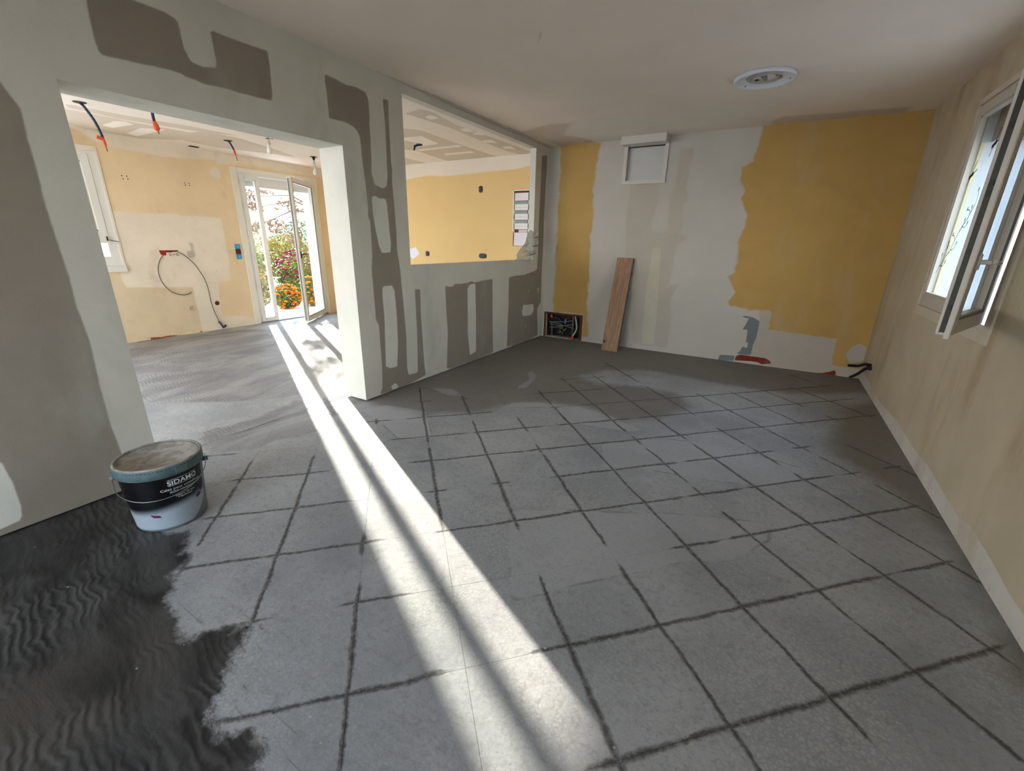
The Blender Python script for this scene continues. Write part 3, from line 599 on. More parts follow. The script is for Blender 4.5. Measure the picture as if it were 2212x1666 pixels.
def leaf(parent, name, loc, rz, w_, h_, t, fw, bot=None, right=None, pane=True, label=None, pm=None):
    bm = bmesh.new(); bars(bm, w_, h_, t, fw, bot=bot, right=right)
    o = obj(name, bm, pm or PVC, parent); o.location = loc; o.rotation_euler = (0, 0, rz)
    if label: o['label'] = label
    if pane:
        obj('pane', bx(fw+.004, w_-(right or fw)-.004, -t*0.62, -t*0.38, (bot or fw)+.004, h_-fw-.004), GLASS, o)
    bm = bmesh.new()
    for a in ((fw-.001, fw+.003, (bot or fw), h_-fw), (w_-(right or fw)-.003, w_-(right or fw)+.001, (bot or fw), h_-fw)):
        box(bm, a[0], a[1], -0.0075, 0.0008, a[2], a[3])
    box(bm, fw, w_-(right or fw), -0.0075, 0.0008, h_-fw-.003, h_-fw+.001); box(bm, fw, w_-(right or fw), -0.0075, 0.0008, (bot or fw)-.001, (bot or fw)+.003)
    obj('gasket', bm, PVCG, o)
    return o
def lever_handle(parent, x, z, y=0.0, d=1, m=None, horiz=True):
    bm = bmesh.new(); box(bm, x-.014, x+.014, y, y+.010, z-.035, z+.035, .004)
    tube(bm, [(x, y+.008, z), (x, y+.045, z)], .010, 10)
    tube(bm, [(x, y+.048, z+.004), (x+d*.03, y+.052, z+.001), (x+d*.12, y+.050, z-.004)], [.011, .0095, .008], 10)
    obj('handle', bm, m or PVC, parent, smooth=True)

# garden door
D = struct('door_1', (-4.12, 3.70, 0), label='white glazed garden door, narrow leaf shut and wide leaf swung into the kitchen')
def yz(bm, y0, y1, z0, z1, x0, x1, bev=0.0):
    box(bm, x0, x1, y0, y1, z0, z1, bev)
bm = bmesh.new()     # local origin on the wall face, y along the wall
yz(bm, -.084, .0, 0.003, 2.26, -.004, .014, .003); yz(bm, 1.255, 1.30, 0.003, 2.26, -.004, .014, .003); yz(bm, 0, 1.255, 2.20, 2.26, -.004, .014, .003)
obj('casing', bm, plain('door_casing', srgb(232, 226, 212), 0.5, var=.03), D)
bm = bmesh.new()
yz(bm, 0, .036, 0.0, 2.20, -.075, 0); yz(bm, 1.219, 1.255, 0.0, 2.20, -.075, 0); yz(bm, .036, 1.219, 2.164, 2.20, -.075, 0)
obj('door_frame', bm, PVC, D)
obj('threshold', bx(-.09, .012, .0, 1.255, -.006, .020, .003), plain('threshold_metal', srgb(150, 150, 148), .35, .7), D)
l = leaf(D, 'narrow_leaf', (-.052, .036, .022), PI/2, .272, 2.142, .06, .050, bot=.050)
bm = bmesh.new()
for z in (.13, .52, .92, 1.30, 1.68, 2.02): tube(bm, [(.0, .0, z), (.0, .0, z+.09)], .009, 10)
o = obj('hinge', bm, WHITEM, l); o.location = (-.004, -.064, 0)
# wide leaf: hinged at the far jamb, swung about 55 degrees into the room
ang = math.atan2(-.765, .551)
l = leaf(D, 'wide_leaf', (.016, 1.213, .022), ang, .925, 2.142, .060, .060, bot=.075, right=.060)
l.scale = (1, 1, 1)
obj('edge_gasket', bx(.9252, .9270, -.045, -.030, .02, 2.12), PVCG, l)
obj('lock_rail', bx(.9252, .9272, -.026, -.012, .02, 2.12), STEEL, l)
bm = bmesh.new(); box(bm, .895-.014, .895+.014, 0, .010, .99, 1.09, .003); tube(bm, [(.895, .008, 1.05), (.895, .05, 1.05)], .009, 8); tube(bm, [(.895, .05, 1.05), (.78, .052, 1.045)], .009, 8)
o = obj('handle', bm, DARKM, l, smooth=True); o.rotation_euler = (0, 0, 0)
# roller shutter box in the head of the outer reveal
bm = bmesh.new(); box(bm, -.33, -.10, .0, 1.255, 2.03, 2.20, .004)
obj('shutter_box', bm, plain('shutter_white', srgb(226, 222, 218), .5), D)

bm = bmesh.new(); yz(bm, 1.247, 1.256, -.10, 2.20, -.33, -.076); yz(bm, -.001, .008, -.10, 2.20, -.33, -.076)
obj('reveal_lining', bm, plain('reveal_white', srgb(226, 228, 232), .7, var=.03), D)

# kitchen window
W1 = struct('window_1', (-4.12, 0.98, 0), label='white kitchen window half hidden behind the partition')
bm = bmesh.new()
yz(bm, -.05, .0, .90, 2.255, -.004, .012, .002); yz(bm, 1.15, 1.176, .90, 2.255, -.004, .012, .002); yz(bm, 0, 1.15, 2.205, 2.255, -.004, .012, .002)
obj('casing', bm, plain('window_casing', srgb(230, 222, 208), .5, var=.03), W1)
obj('window_sill', bx(-.02, .030, -.05, 1.176, .875, .948, .003), PVC, W1)
bm = bmesh.new()
yz(bm, 0, .05, .94, 2.21, -.07, .002); yz(bm, 1.086, 1.15, .94, 2.21, -.07, .002); yz(bm, .05, 1.086, 2.17, 2.21, -.07, .002); yz(bm, .05, 1.086, .94, 1.055, -.07, .002)
obj('window_frame', bm, PVC, W1)
yz_ = bmesh.new(); yz(yz_, .05, 1.086, 1.211, 1.30, -.07, .008); obj('transom', yz_, PVC, W1)
obj('pane', bx(-.040, -.030, .05, 1.058, 1.055, 1.211), GLASS, W1)
bm = bmesh.new(); yz(bm, 1.058, 1.086, 1.055, 1.211, -.06, .004); obj('glazing_bead', bm, PVC, W1)
l = leaf(W1, 'opening_leaf', (-.050, .07, 1.27), PI/2, 1.01, .895, .06, .075)
bm = bmesh.new(); tube(bm, [(0, 0, 0), (0, 0, .05)], .008, 8); tube(bm, [(.002, .02, .01), (.012, .10, -.012)], .004, 6)
o = obj('stay', bm, DARKM, W1); o.location = (.022, 1.06, 1.235)

# window of the room on the right
W2 = struct('window_2', (3.781, 2.90, 0), label='white two-leaf window, far leaf shut, near leaf swung back towards the camera')
def rx(bm, y0, y1, z0, z1, x0, x1, bev=0.0): box(bm, x0, x1, y0, y1, z0, z1, bev)
bm = bmesh.new()
rx(bm, -.05, .03, .867, 2.26, -.010, .004, .002); rx(bm, 1.29, 1.31, .867, 2.26, -.010, .004, .002); rx(bm, .03, 1.29, 2.22, 2.26, -.010, .004, .002); rx(bm, .03, 1.29, .867, .93, -.010, .004, .002)
M_W2 = plain('casing_paint', srgb(204, 192, 170), .6, var=.05)
obj('casing', bm, M_W2, W2)
bm = bmesh.new(); rx(bm, 1.281, 1.289, .93, 2.22, .046, .305); obj('reveal_panel', bm, plain('reveal_bluish', srgb(214, 224, 234), .7, var=.03), W2)
bm = bmesh.new(); rx(bm, 1.272, 1.281, .93, 2.00, .055, .072); obj('guide_rail', bm, plain('rail_cream', srgb(232, 226, 186), .5), W2)
bm = bmesh.new(); rx(bm, .03, 1.281, 2.0, 2.22, .10, .30); obj('shutter_box', bm, plain('shutter_grey', srgb(150, 158, 164), .6), W2)
bm = bmesh.new()
rx(bm, .03, .055, .93, 2.22, 0, .07); rx(bm, 1.25, 1.29, .93, 2.22, 0, .045); rx(bm, .055, 1.25, 2.19, 2.22, 0, .07); rx(bm, .055, 1.25, .93, .955, 0, .07)
obj('window_frame', bm, PVC2, W2)
# far leaf (closed): local x runs towards -y
l = leaf(W2, 'closed_leaf', (.035, 1.262, .945), -PI/2, .60, 1.25, .045, .050, bot=.072, right=.055, pm=PVC2)
dec = bmesh.new(); rn = random.Random(3)
def stroke(bm, pts, wd, y=-.0300):
    for (a, b), (c, d) in zip(pts[:-1], pts[1:]):
        L = math.hypot(c-a, d-b) + 1e-6; nx, nz = -(d-b)/L*wd, (c-a)/L*wd
        vs = [bm.verts.new(p) for p in ((a+nx, y, b+nz), (a-nx, y, b-nz), (c-nx, y, d-nz), (c+nx, y, d+nz))]; bm.faces.new(vs)
x, z = .11, .22; pts = [(x, z)]
for i in range(22):
    x += rn.uniform(.004, .024); z += rn.uniform(.004, .032); pts.append((x, z))
    if i % 2: 
        a = rn.uniform(-1.2, 2.6); q = [(x, z)]
        for s in range(3): q.append((q[-1][0]+.028*math.cos(a+s*.5), q[-1][1]+.028*math.sin(a+s*.5)))
        stroke(dec, q, .0022)
        for s in range(2): stroke(dec, [(q[-1][0]-.007, q[-1][1]+s*.01), (q[-1][0]+.007, q[-1][1]+.009+s*.01)], .004)
stroke(dec, pts, .0035)
obj('twig_sticker', dec, plain('sticker_black', srgb(40, 42, 46), .6), l, recalc=False)
bd = bmesh.new()
for bx_, bz_ in ((.20, .83), (.44, .97)):
    stroke(bd, [(bx_-.035, bz_-.01), (bx_+.03, bz_+.012)], .012); stroke(bd, [(bx_, bz_), (bx_+.03, bz_+.085)], .005); stroke(bd, [(bx_, bz_), (bx_-.03, bz_-.06)], .004); stroke(bd, [(bx_+.03, bz_+.01), (bx_+.075, bz_+.03)], .004)
obj('bird_sticker', bd, plain('sticker_plum', srgb(84, 40, 60), .6), l, recalc=False)
# near leaf: swung back; hinge at the near jamb
hx, hy = 3.760-3.781, 2.930-2.90
dx, dy = 3.51-3.760, 2.385-2.930
l2 = leaf(W2, 'open_leaf', (hx, hy, .964), math.atan2(dy, dx), .600, 1.235, .050, .058, bot=.068, pm=PVC2)
# interior face is local y=0 side (normal +y turns to the wall side)
bm = bmesh.new(); box(bm, .6002, .6035, -.040, -.020, .012, 1.223)
e_ = obj('edge_hardware', bm, DARKM, l2)
bm = bmesh.new()
for z in (.05, .11, .34, .56, .60, .80, 1.06, 1.12): box(bm, .6036, .609, -.037, -.023, z, z+.022, .002)
obj('locking_cam', bm, BLACK, l2)
bm = bmesh.new(); box(bm, .600, .612, -.020, .0, -.014, 1.249, .003); obj('closing_lip', bm, PVC2, l2)
bm = bmesh.new(); box(bm, .600, .604, -.050, -.040, .004, 1.231, .001); obj('rebate_lip', bm, PVC2, l2)
lever_handle(l2, .572, .31, 0.0, -1, m=PVC2)
# reveal lining and sill outside
obj('outer_sill', bx(3.86, 4.16, 2.88, 4.22, .90, .935), plain('outer_sill_stone', srgb(214, 208, 196), .8), None, kind='structure').name = 'trim_2'

# ------------------------------------------------------------------ paint bucket
BX, BY = .452, .557
B = thing('paint_bucket', 'dusty lidded bucket with black printed label on the floor by the doorway', 'bucket', (BX, BY, 0.0012))
bm = bmesh.new(); lathe(bm, [(0, .004), (.130, .004), (.136, .0), (.139, .006), (.1415, .03), (.161, .282), (.1625, .283)], 56)
obj('tub', bm, plain('tub_grey_green', srgb(112, 128, 126), .5, var=.08, scale=14), B, smooth=True)
bm = bmesh.new(); lathe(bm, [(.1625, .278), (.1685, .280), (.1690, .322), (.1680, .330), (.1635, .334), (.1590, .334), (.1570, .329), (.1555, .3235), (.1530, .3265), (.1515, .326), (.1500, .3165), (0, .3165)], 64)
k = N('dusty_lid'); sp = k.n('SeparateXYZ'); tc = k.n('TexCoord'); k.l(tc.outputs['Object'], sp.inputs[0])
rr = k.math('SQRT', k.math('ADD', k.math('POWER', sp.outputs[0], 2.0), k.math('POWER', sp.outputs[1], 2.0)))
dust = k.math('MAXIMUM', k.mr(sp.outputs[2], .3255, .3325), k.mr(rr, .1565, .1545))
c = k.mix(k.mr(k.noise(30, 4), .35, .7), srgb(84, 106, 108), srgb(104, 122, 122))
c2 = k.mix(k.mr(k.noise(16, 5, .65, dist=.6), .38, .66), srgb(178, 170, 158), srgb(142, 132, 120))
c = k.mix(dust, c, c2)
obj('lid', bm, k.bsdf(c, .7, bump=k.noise(60, 3), bstr=.2, bdist=.003), B, smooth=True)
bm = bmesh.new()
for a in range(-70, 60, 5):
    t = math.radians(a-8)
    if 0 < a < 14: continue
    p = Vector((math.cos(t), math.sin(t), 0)); q = Vector((-p.y, p.x, 0)); c_ = p*.1694
    v = [bm.verts.new(c_ + q*sx*.004 + Vector((0, 0, z))) for sx, z in ((-1, .3165), (1, .3165), (1, .3195), (-1, .3195))]; bm.faces.new(v)
obj('lid_slot', bm, plain('slot_shadow', srgb(40, 52, 54), .8), B, recalc=False)
def on_tub(theta, z, off=.0012):
    r = .1415 + (.161-.1415)*(z-.03)/.252 + off; t = math.radians(theta); return (r*math.cos(t), r*math.sin(t), z)
bm = bmesh.new(); box(bm, -.001, .006, -.024, .024, -.030, .0, .002)
o = obj('tear_tab', bm, plain('tab_grey', srgb(96, 116, 116), .5), B); t = math.radians(6); o.location = (.1685*math.cos(t), .1685*math.sin(t), .317); o.rotation_euler = (0, 0, t)
# printed label wraps the front of the tub
LT0, LT1 = -100, 46
bm = bmesh.new(); g = []
nz, na = 14, 50
for j in range(nz+1):
    row = []
    for i in range(na+1):
        th = LT0 + (LT1-LT0)*i/na; lo = .014 + .090*max(0, (th-8)/38)**1.6; z = lo + (.276-lo)*j/nz
        row.append(bm.verts.new(on_tub(th, z, .0008)))
    g.append(row)
for j in range(nz):
    for i in range(na): bm.faces.new((g[j][i], g[j][i+1], g[j+1][i+1], g[j+1][i]))
k = N('label_print'); sp = k.n('SeparateXYZ'); tc = k.n('TexCoord'); k.l(tc.outputs['Object'], sp.inputs[0])
side = k.math('MULTIPLY', sp.outputs[1], -.16)
f = k.mr(k.math('ADD', sp.outputs[2], side),   .100, .150)
c = k.mix(f, k.mix(k.noise(14, 4), srgb(168, 180, 188), srgb(146, 160, 170)), srgb(9, 9, 12))
obj('label', bm, k.bsdf(c, .35, spec=.4), B, smooth=True, recalc=False)
bm = bmesh.new()
for pts in (((22, .128), (31, .138), (33, .122), (25, .112)), ((33, .150), (41, .172), (42, .152), (36, .133)), ((-50, .098), (-38, .090), (-35, .078), (-46, .082))):
    n_ = 4; vs = [bm.verts.new(on_tub(a, z, .0032)) for a, z in pts]; bm.faces.new(vs)
obj('printed_spacer', bm, plain('label_plum', srgb(104, 28, 84), .4), B, recalc=False)
bm = bmesh.new()
for seg in (((8, .168), (34, .124)), ((33, .128), (45, .108))):
    (a0, z0), (a1, z1) = seg
    for q in range(6):
        p0, p1 = q/6, (q+1)/6
        A = on_tub(a0+(a1-a0)*p0, z0+(z1-z0)*p0, .0014); C_ = on_tub(a0+(a1-a0)*p1, z0+(z1-z0)*p1, .0014)
        v = [bm.verts.new(x) for x in (A, C_, (C_[0], C_[1], C_[2]+.0016), (A[0], A[1], A[2]+.0016))]; bm.faces.new(v)
obj('printed_joint_line', bm, plain('label_dark_line', srgb(46, 40, 54), .5), B, recalc=False)
M_PRINT = plain('white_print', srgb(226, 230, 232), .5, var=.02)
def curved_text(s, size, th, z, name, off=.0018, bold=0.0, squash=1.0, space=1.0):
    cu = bpy.data.curves.new('tmp_text', 'FONT'); cu.body = s; cu.size = size; cu.align_x = 'CENTER'; cu.resolution_u = 3; cu.offset = bold; cu.space_character = space
    to = bpy.data.objects.new('tmp_text', cu); COL.objects.link(to)
    bpy.context.view_layer.update(); dg = bpy.context.evaluated_depsgraph_get()
    me = bpy.data.meshes.new_from_object(to.evaluated_get(dg)); bpy.data.objects.remove(to); bpy.data.curves.remove(cu)
    for v in me.vertices:
        v.co = on_tub(th + math.degrees(v.co.x*squash/.155), z + v.co.y, off)
    me.name = name; me.materials.clear(); me.materials.append(M_PRINT)
    o = bpy.data.objects.new(name, me); COL.objects.link(o); o.parent = B; return o
curved_text('SIDAMO', .030, 7, .2330, 'printed_brand', bold=.0005, squash=1.12)
bm = bmesh.new()
for z in (.2283, .2585):
    for q in range(12):
        a0, a1 = -15+q*44/12, -15+(q+1)*44/12
        v = [bm.verts.new(x) for x in (on_tub(a0, z, .0018), on_tub(a1, z, .0018), on_tub(a1, z+.0018, .0018), on_tub(a0, z+.0018, .0018))]; bm.faces.new(v)
obj('printed_rule', bm, M_PRINT, B, recalc=False)
curved_text('Cales pour croisillons', .0170, 4, .2080, 'printed_line', bold=.0, squash=1.12)
curved_text('auto-nivelants', .0170, 5, .1925, 'printed_line', bold=.0, squash=1.12)
curved_text("jusqu'\u00e0 20 mm", .0125, 7, .1690, 'printed_line', bold=.0, squash=1.15)
curved_text("d'\u00e9paisseur", .0125, 6, .1580, 'printed_line', bold=.0, squash=1.15)
# wire bail hanging in front
pts = []
for q in range(25):
    t = q/24; a = math.radians(-112 + 176*t); r = .176 + .012*math.sin(PI*t); sag = math.sin(PI*t)**.75
    pts.append((r*math.cos(a), r*math.sin(a), .262 + .030*t - .088*sag))
bm = bmesh.new(); tube(bm, pts, .0019, 8); obj('bail', bm, plain('bail_wire', srgb(150, 158, 158), .35, .7), B, smooth=True)
for a in (-112, 64):
    t = math.radians(a); bm = bmesh.new(); tube(bm, [(.160*math.cos(t), .160*math.sin(t), .266), (.184*math.cos(t), .184*math.sin(t), .266)], .011, 12)
    obj('bail_ear', bm, plain('ear_grey', srgb(100, 118, 118), .5), B, smooth=True)

# ------------------------------------------------------------------ leaning plank
k = N('oak_plank'); tc = k.n('TexCoord'); mp = k.n('Mapping'); k.l(tc.outputs['Object'], mp.inputs[0]); mp.inputs['Scale'].default_value = (9, 9, .8)
g1 = k.noise(2.2, 5, .62, vec=mp.outputs[0], dist=2.2); g2 = k.noise(14, 4, .6, vec=mp.outputs[0], dist=.4)
c = k.mix(k.mr(g1, .32, .66), srgb(142, 108, 82), srgb(172, 138, 110)); c = k.mix(k.mr(g2, .5, .7, 0, .5), c, srgb(118, 88, 66))
M_OAK = k.bsdf(c, .6, bump=g2, bstr=.15, bdist=.002)
M_PLY = plain('plank_edge', srgb(96, 84, 72), .8, var=.15, scale=40)
lean = math.atan2(.325, 1.150); PLn = math.hypot(.325, 1.150)
Pk = thing('wood_plank', 'brown oak plank leaning upright against the far wall beside the wiring opening', 'plank', (1.142, 5.150, .001))
Pk.rotation_euler = (-lean, 0, math.radians(0))
obj('face_board', bx(-.104, .104, -.002, .008, 0, PLn, .0015), M_OAK, Pk)
bm = bmesh.new(); box(bm, -.098, .110, .0085, .019, 0.004, PLn-.006, .001); box(bm, .110, .116, .0085, .013, .004, PLn-.006)
obj('backing_board', bm, M_PLY, Pk)
bm = bmesh.new()
for z in (.12, .27, .36, .55, .70, .79, .98): box(bm, .111, .119, .009, .017, z, z+.035)
obj('groove_block', bm, plain('groove_dark', srgb(58, 54, 50), .8), Pk)
bm = bmesh.new()
for s in range(14):
    a = 2*PI*s/14; 
cv = [bm.verts.new((-.083+.016*math.cos(2*PI*s/14), -.0028, .115+.020*math.sin(2*PI*s/14))) for s in range(14)]; bm.faces.new(cv)
obj('knot', bm, plain('knot_dark', srgb(86, 64, 50), .8), Pk, recalc=False)

# ------------------------------------------------------------------ ceiling lamp base
L = thing('ceiling_lamp_base', 'white round lamp base without its shade on the ceiling', 'lamp', (2.492, 3.955, 2.5))
bm = bmesh.new(); lathe(bm, [(0, -.004), (.080, -.004), (.165, -.006), (.185, -.020), (.196, -.028), (.204, -.026), (.2055, -.018), (.2055, -.0005), (0, -.0005)], 64)
obj('plate', bm, plain('enamel_white', srgb(226, 230, 236), .4, var=.03), L, smooth=True)
bm = bmesh.new()
for r in (.086, .098, .112): lathe(bm, [(r-.003, -.006), (r-.002, -.012), (r+.002, -.012), (r+.003, -.006)], 48)
obj('raised_ring', bm, plain('ring_grey', srgb(190, 184, 172), .6), L, smooth=True)
bm = bmesh.new(); lathe(bm, [(0, -.016), (.026, -.016), (.030, -.012), (.030, -.005)], 24); o = obj('terminal_cap', bm, plain('cap_cream', srgb(206, 198, 182), .5), L, smooth=True); o.location = (-.045, -.01, 0)
bm = bmesh.new(); box(bm, -.062, -.036, -.024, .004, -.0205, -.0165); obj('cable_slot', bm, BLACK, L)
obj('terminal_block', bx(-.012, .018, -.04, .03, -.020, -.006, .003), plain('block_grey', srgb(150, 144, 132), .6), L)
bm = bmesh.new(); box(bm, .070, .084, -.045, -.012, -.0105, -.0065); box(bm, .092, .106, -.008, .028, -.0105, -.0065)
obj('fixing_slot', bm, plain('slot_brown', srgb(92, 80, 66), .7), L)
bm = bmesh.new()
for a in (20, 140, 262): lathe(bm, [(0, -.0205), (.004, -.0205), (.004, -.010)], 10, (.172*math.cos(math.radians(a)), .172*math.sin(math.radians(a))))
obj('screw', bm, STEEL, L)

# ------------------------------------------------------------------ recessed panel and boxed head on the far wall
V = thing('ventilation_recess', 'white framed recess with a boxed head under the ceiling', 'vent', (1.26, 5.4995, 2.22))
bm = bmesh.new()
box(bm, -.258, -.214, -.020, .002, -.215, .20, .002); box(bm, .216, .258, -.020, .002, -.215, .20, .002); box(bm, -.214, .216, -.020, .002, -.215, -.176, .002)
obj('recess_frame', bm, plain('recess_white', srgb(214, 208, 198), .7, var=.03), V)
obj('boxed_head', bx(-.262, .254, -.163, .003, .195, .280, .004), plain('head_white', srgb(212, 206, 194), .75, var=.03), V)
obj('back_panel', bx(-.214, .216, .030, .036, -.176, .186), plain('panel_white', srgb(204, 202, 196), .6, var=.03), V)
obj('lower_slot', bx(-.20, .216, .004, .030, .184, .192), BLACK, V)

# ------------------------------------------------------------------ wiring opening low in the far wall
C0 = thing('wiring_opening', 'dark wiring opening with a worn wooden surround low in the far wall corner', 'opening', (.32, 5.4995, .18))
M_OLDW = plain('old_wood', srgb(104, 74, 54), .85, var=.3, scale=20)
bm = bmesh.new(); box(bm, -.298, .298, -.004, .155, .160, .183); box(bm, -.298, -.265, -.004, .155, -.178, .160); box(bm, .255, .298, .010, .155, -.178, .160)
obj('surround', bm, M_OLDW, C0)
bm = bmesh.new(); box(bm, -.262, .18, -.006, .010, -.178, -.160); box(bm, -.262, -.250, -.006, .006, -.160, .155)
obj('pale_edging', bm, plain('edging_pale', srgb(168, 150, 130), .7), C0)
obj('dark_lining', bx(-.264, .254, .150, .156, -.176, .160), BLACK, C0)
bm = bmesh.new(); rn = random.Random(8)
q = [(-.1, .14, .155), (-.03, .10, .12), (.06, .12, .06), (.13, .13, .15)]
vs = [bm.verts.new(p) for p in q]; bm.faces.new(vs)
q = [(.19, .12, .15), (.24, .10, .12), (.235, .11, -.04), (.20, .12, -.10), (.21, .13, .02)]
vs = [bm.verts.new(p) for p in q]; bm.faces.new(vs)
bmesh.ops.solidify(bm, geom=bm.faces[:], thickness=.012)
obj('broken_brick', bm, plain('broken_clay', srgb(150, 104, 70), .9, var=.3, scale=40), C0)
T = thing('cable_bundle', 'tangle of grey cables inside the low wiring opening', 'cables', (.32, 5.4995, .18))
M_GC = plain('cable_grey', srgb(140, 136, 124), .6); M_WC = plain('conduit_white', srgb(196, 192, 182), .5); M_GN = plain('mortar_olive', srgb(116, 114, 82), .9, var=.3, scale=30); M_BG = plain('cable_bluegrey', srgb(78, 104, 118), .6)
for pts, r, m in ((((-.24, .06, .03), (-.10, .05, .045), (.02, .04, .06), (.13, .05, .085)), .007, M_GC), (((-.22, .05, .0), (-.12, .04, -.005), (.0, .04, .0), (.16, .05, -.025)), .006, M_GC),
                  (((-.22, .05, -.045), (-.10, .045, -.03), (.04, .03, .01), (.15, .05, .025)), .007, M_GC), (((.14, .03, .15), (.145, .03, .0), (.14, .03, -.15)), .009, plain('conduit_dull', srgb(112, 112, 104), .5)),
                  (((-.19, .06, -.165), (-.19, .055, -.10), (-.20, .05, .02)), .011, M_BG), (((-.22, .05, .02), (-.13, .04, .024), (-.04, .045, .016)), .010, M_BG),
                  (((-.17, .07, .11), (-.1, .06, .09), (-.02, .06, .04)), .006, plain('cable_green', srgb(74, 96, 74), .6))):
    bm = bmesh.new(); tube(bm, pts, r, 8, 6); obj('cable', bm, m, T, smooth=True)
bm = bmesh.new(); tube(bm, [(.165, .05, .15), (.20, .02, .06), (.215, .0, -.02), (.185, -.02, -.10), (.16, -.03, -.145)], .011, 10, 6); obj('white_conduit', bm, M_WC, T, smooth=True)
bm = bmesh.new(); tube(bm, [(.178, -.022, -.118), (.172, -.028, -.142), (.18, -.034, -.168)], [.013, .022, .014], 8); obj('orange_tape', bm, ORANGE, T)
bm = bmesh.new(); tube(bm, [(-.215, .04, .135), (-.20, .035, .125), (-.19, .035, .10)], [.012, .02, .012], 8); obj('orange_tape', bm, ORANGE, T)
bm = bmesh.new(); tube(bm, [(.02, .04, .035), (.025, .035, .065), (.035, .03, .10)], .013, 8); obj('connector', bm, plain('connector_blue', srgb(84, 140, 190), .4), T)
bm = bmesh.new()
for s in range(9):
    a = rn.uniform(-.07, .04); b = rn.uniform(-.13, .01); rr = rn.uniform(.018, .032)
    bmesh.ops.create_icosphere(bm, subdivisions=1, radius=rr, matrix=Matrix.Translation((a, .05+rn.uniform(-.01, .02), b)))
obj('foam_lump', bm, M_GN, T)

# black conduits out of the window wall corner
for nm, pts, lab in (('short', [(3.785, 5.10, .235), (3.74, 5.16, .232), (3.70, 5.22, .195), (3.634, 5.30, .171)], 'upper black conduit stub poking out low in the right corner'),
                ('long', [(3.785, 5.055, .220), (3.75, 5.12, .200), (3.722, 5.28, .10), (3.698, 5.45, .016)], 'lower black conduit running down to the floor in the right corner')):
    bm = bmesh.new(); P_ = catmull(pts, 10)
    tube(bm, P_, [.013 + (.0016 if i % 2 else 0) for i in range(len(P_))], 10)
    t = thing('black_conduit', lab, 'conduit', pts[0], group=None)
    o = obj('corrugated_tube', bm, BLACK, t); o.location = Vector(pts[0])*-1
    bm = bmesh.new(); d = (Vector(pts[1])-Vector(pts[0])).normalized(); tube(bm, [Vector((0, 0, 0))+d*.018, d*.040], .018, 12); obj('collar', bm, BLACK, t)
bm = bmesh.new(); bmesh.ops.create_circle(bm, cap_ends=True, radius=1, segments=28)
for v in bm.verts: v.co = (0, v.co.x*.024, v.co.y*.036)
bmesh.ops.solidify(bm, geom=bm.faces[:], thickness=.004)
h0 = obj('socket_hole', bm, BLACK, None); h0.location = (3.780, 4.224, 2.228); h0['label'] = 'black oval hole in the wall above the right window'; h0['category'] = 'wall hole'

# ------------------------------------------------------------------ kitchen ceiling: conduits and bulbs
M_HOLE = plain('ceiling_hole', srgb(70, 62, 60), .9)
def hanging_conduit(loc, pts, lab, tip='wide', r=.011):
    t = thing('ceiling_conduit', lab, 'conduit', loc, group=None)
    bm = bmesh.new(); lathe(bm, [(0, -.003), (.045, -.003), (.048, 0.0)], 20); obj('ceiling_cutout', bm, M_HOLE, t)
    bm = bmesh.new(); P_ = catmull(pts, 8); tube(bm, P_, [r + (.0012 if i % 2 else 0) for i in range(len(P_))], 10); obj('conduit_tube', bm, NAVY, t)
    e = Vector(pts[-1]); d = (e - Vector(pts[-2])).normalized()
    if tip == 'wide': bm = bmesh.new(); tube(bm, [e-d*.035, e-d*.005, e+d*.030, e+d*.045], [r*1.15, r*1.9, r*2.2, r*.8], 8); obj('orange_tape', bm, ORANGE, t)
    elif tip == 'side':
        bm = bmesh.new(); tube(bm, [e-d*.04, e, e+d*.03], [r*1.1, r*1.3, r*.9], 8)
        tube(bm, [e-d*.03, e-d*.03+Vector((0, -.045, .012))], [r*1.3, r*1.6], 8); obj('orange_tape', bm, ORANGE, t)
    else: bm = bmesh.new(); tube(bm, [e-d*.05, e-d*.02, e+d*.015], [r*1.1, r*1.4, r*.8], 8); obj('orange_tape', bm, ORANGE, t)
    bm = bmesh.new(); tube(bm, [e+d*.02, e+d*.07], .004, 6); obj('wire_end', bm, plain('wire_dark', srgb(70, 46, 40), .6), t)
    return t
hanging_conduit((-2.783, 1.674, 2.42), [(0, 0, 0), (0, .030, -.035), (0, .075, -.13), (0, .100, -.23), (0, .108, -.30)], 'long curved navy conduit hanging nearest the doorway left jamb', 'side', .0105)
hanging_conduit((-2.481, 2.097, 2.42), [(0, 0, 0), (.002, -.002, -.06), (.004, .0, -.10), (.006, .004, -.125)], 'short straight navy conduit with a wide orange taped end', 'wide', .012)
hanging_conduit((-3.215, 3.157, 2.42), [(0, 0, 0), (0, .02, -.02), (0, .055, -.09), (0, .065, -.14)], 'small curved navy conduit in front of the garden door', 'thin', .0095)
t = thing('ceiling_conduit', 'black cut conduit stub on the kitchen ceiling seen through the hatch', 'conduit', (-1.195, 4.296, 2.42))
bm = bmesh.new(); tube(bm, [(.03, .05, -.004), (.0, .0, -.012), (-.01, -.035, -.03), (-.012, -.05, -.075)], [.010, .014, .013, .009], 10, 0); obj('conduit_tube', bm, NAVY, t)
t = thing('ceiling_slot', 'dark open slot where kitchen ceiling meets the window wall', 'ceiling slot', (-4.03, 3.155, 2.4205))
obj('slot_hollow', bx(-.035, .030, -.055, .055, -.006, .001, .002), plain('slot_dark', srgb(60, 34, 26), .9), t)

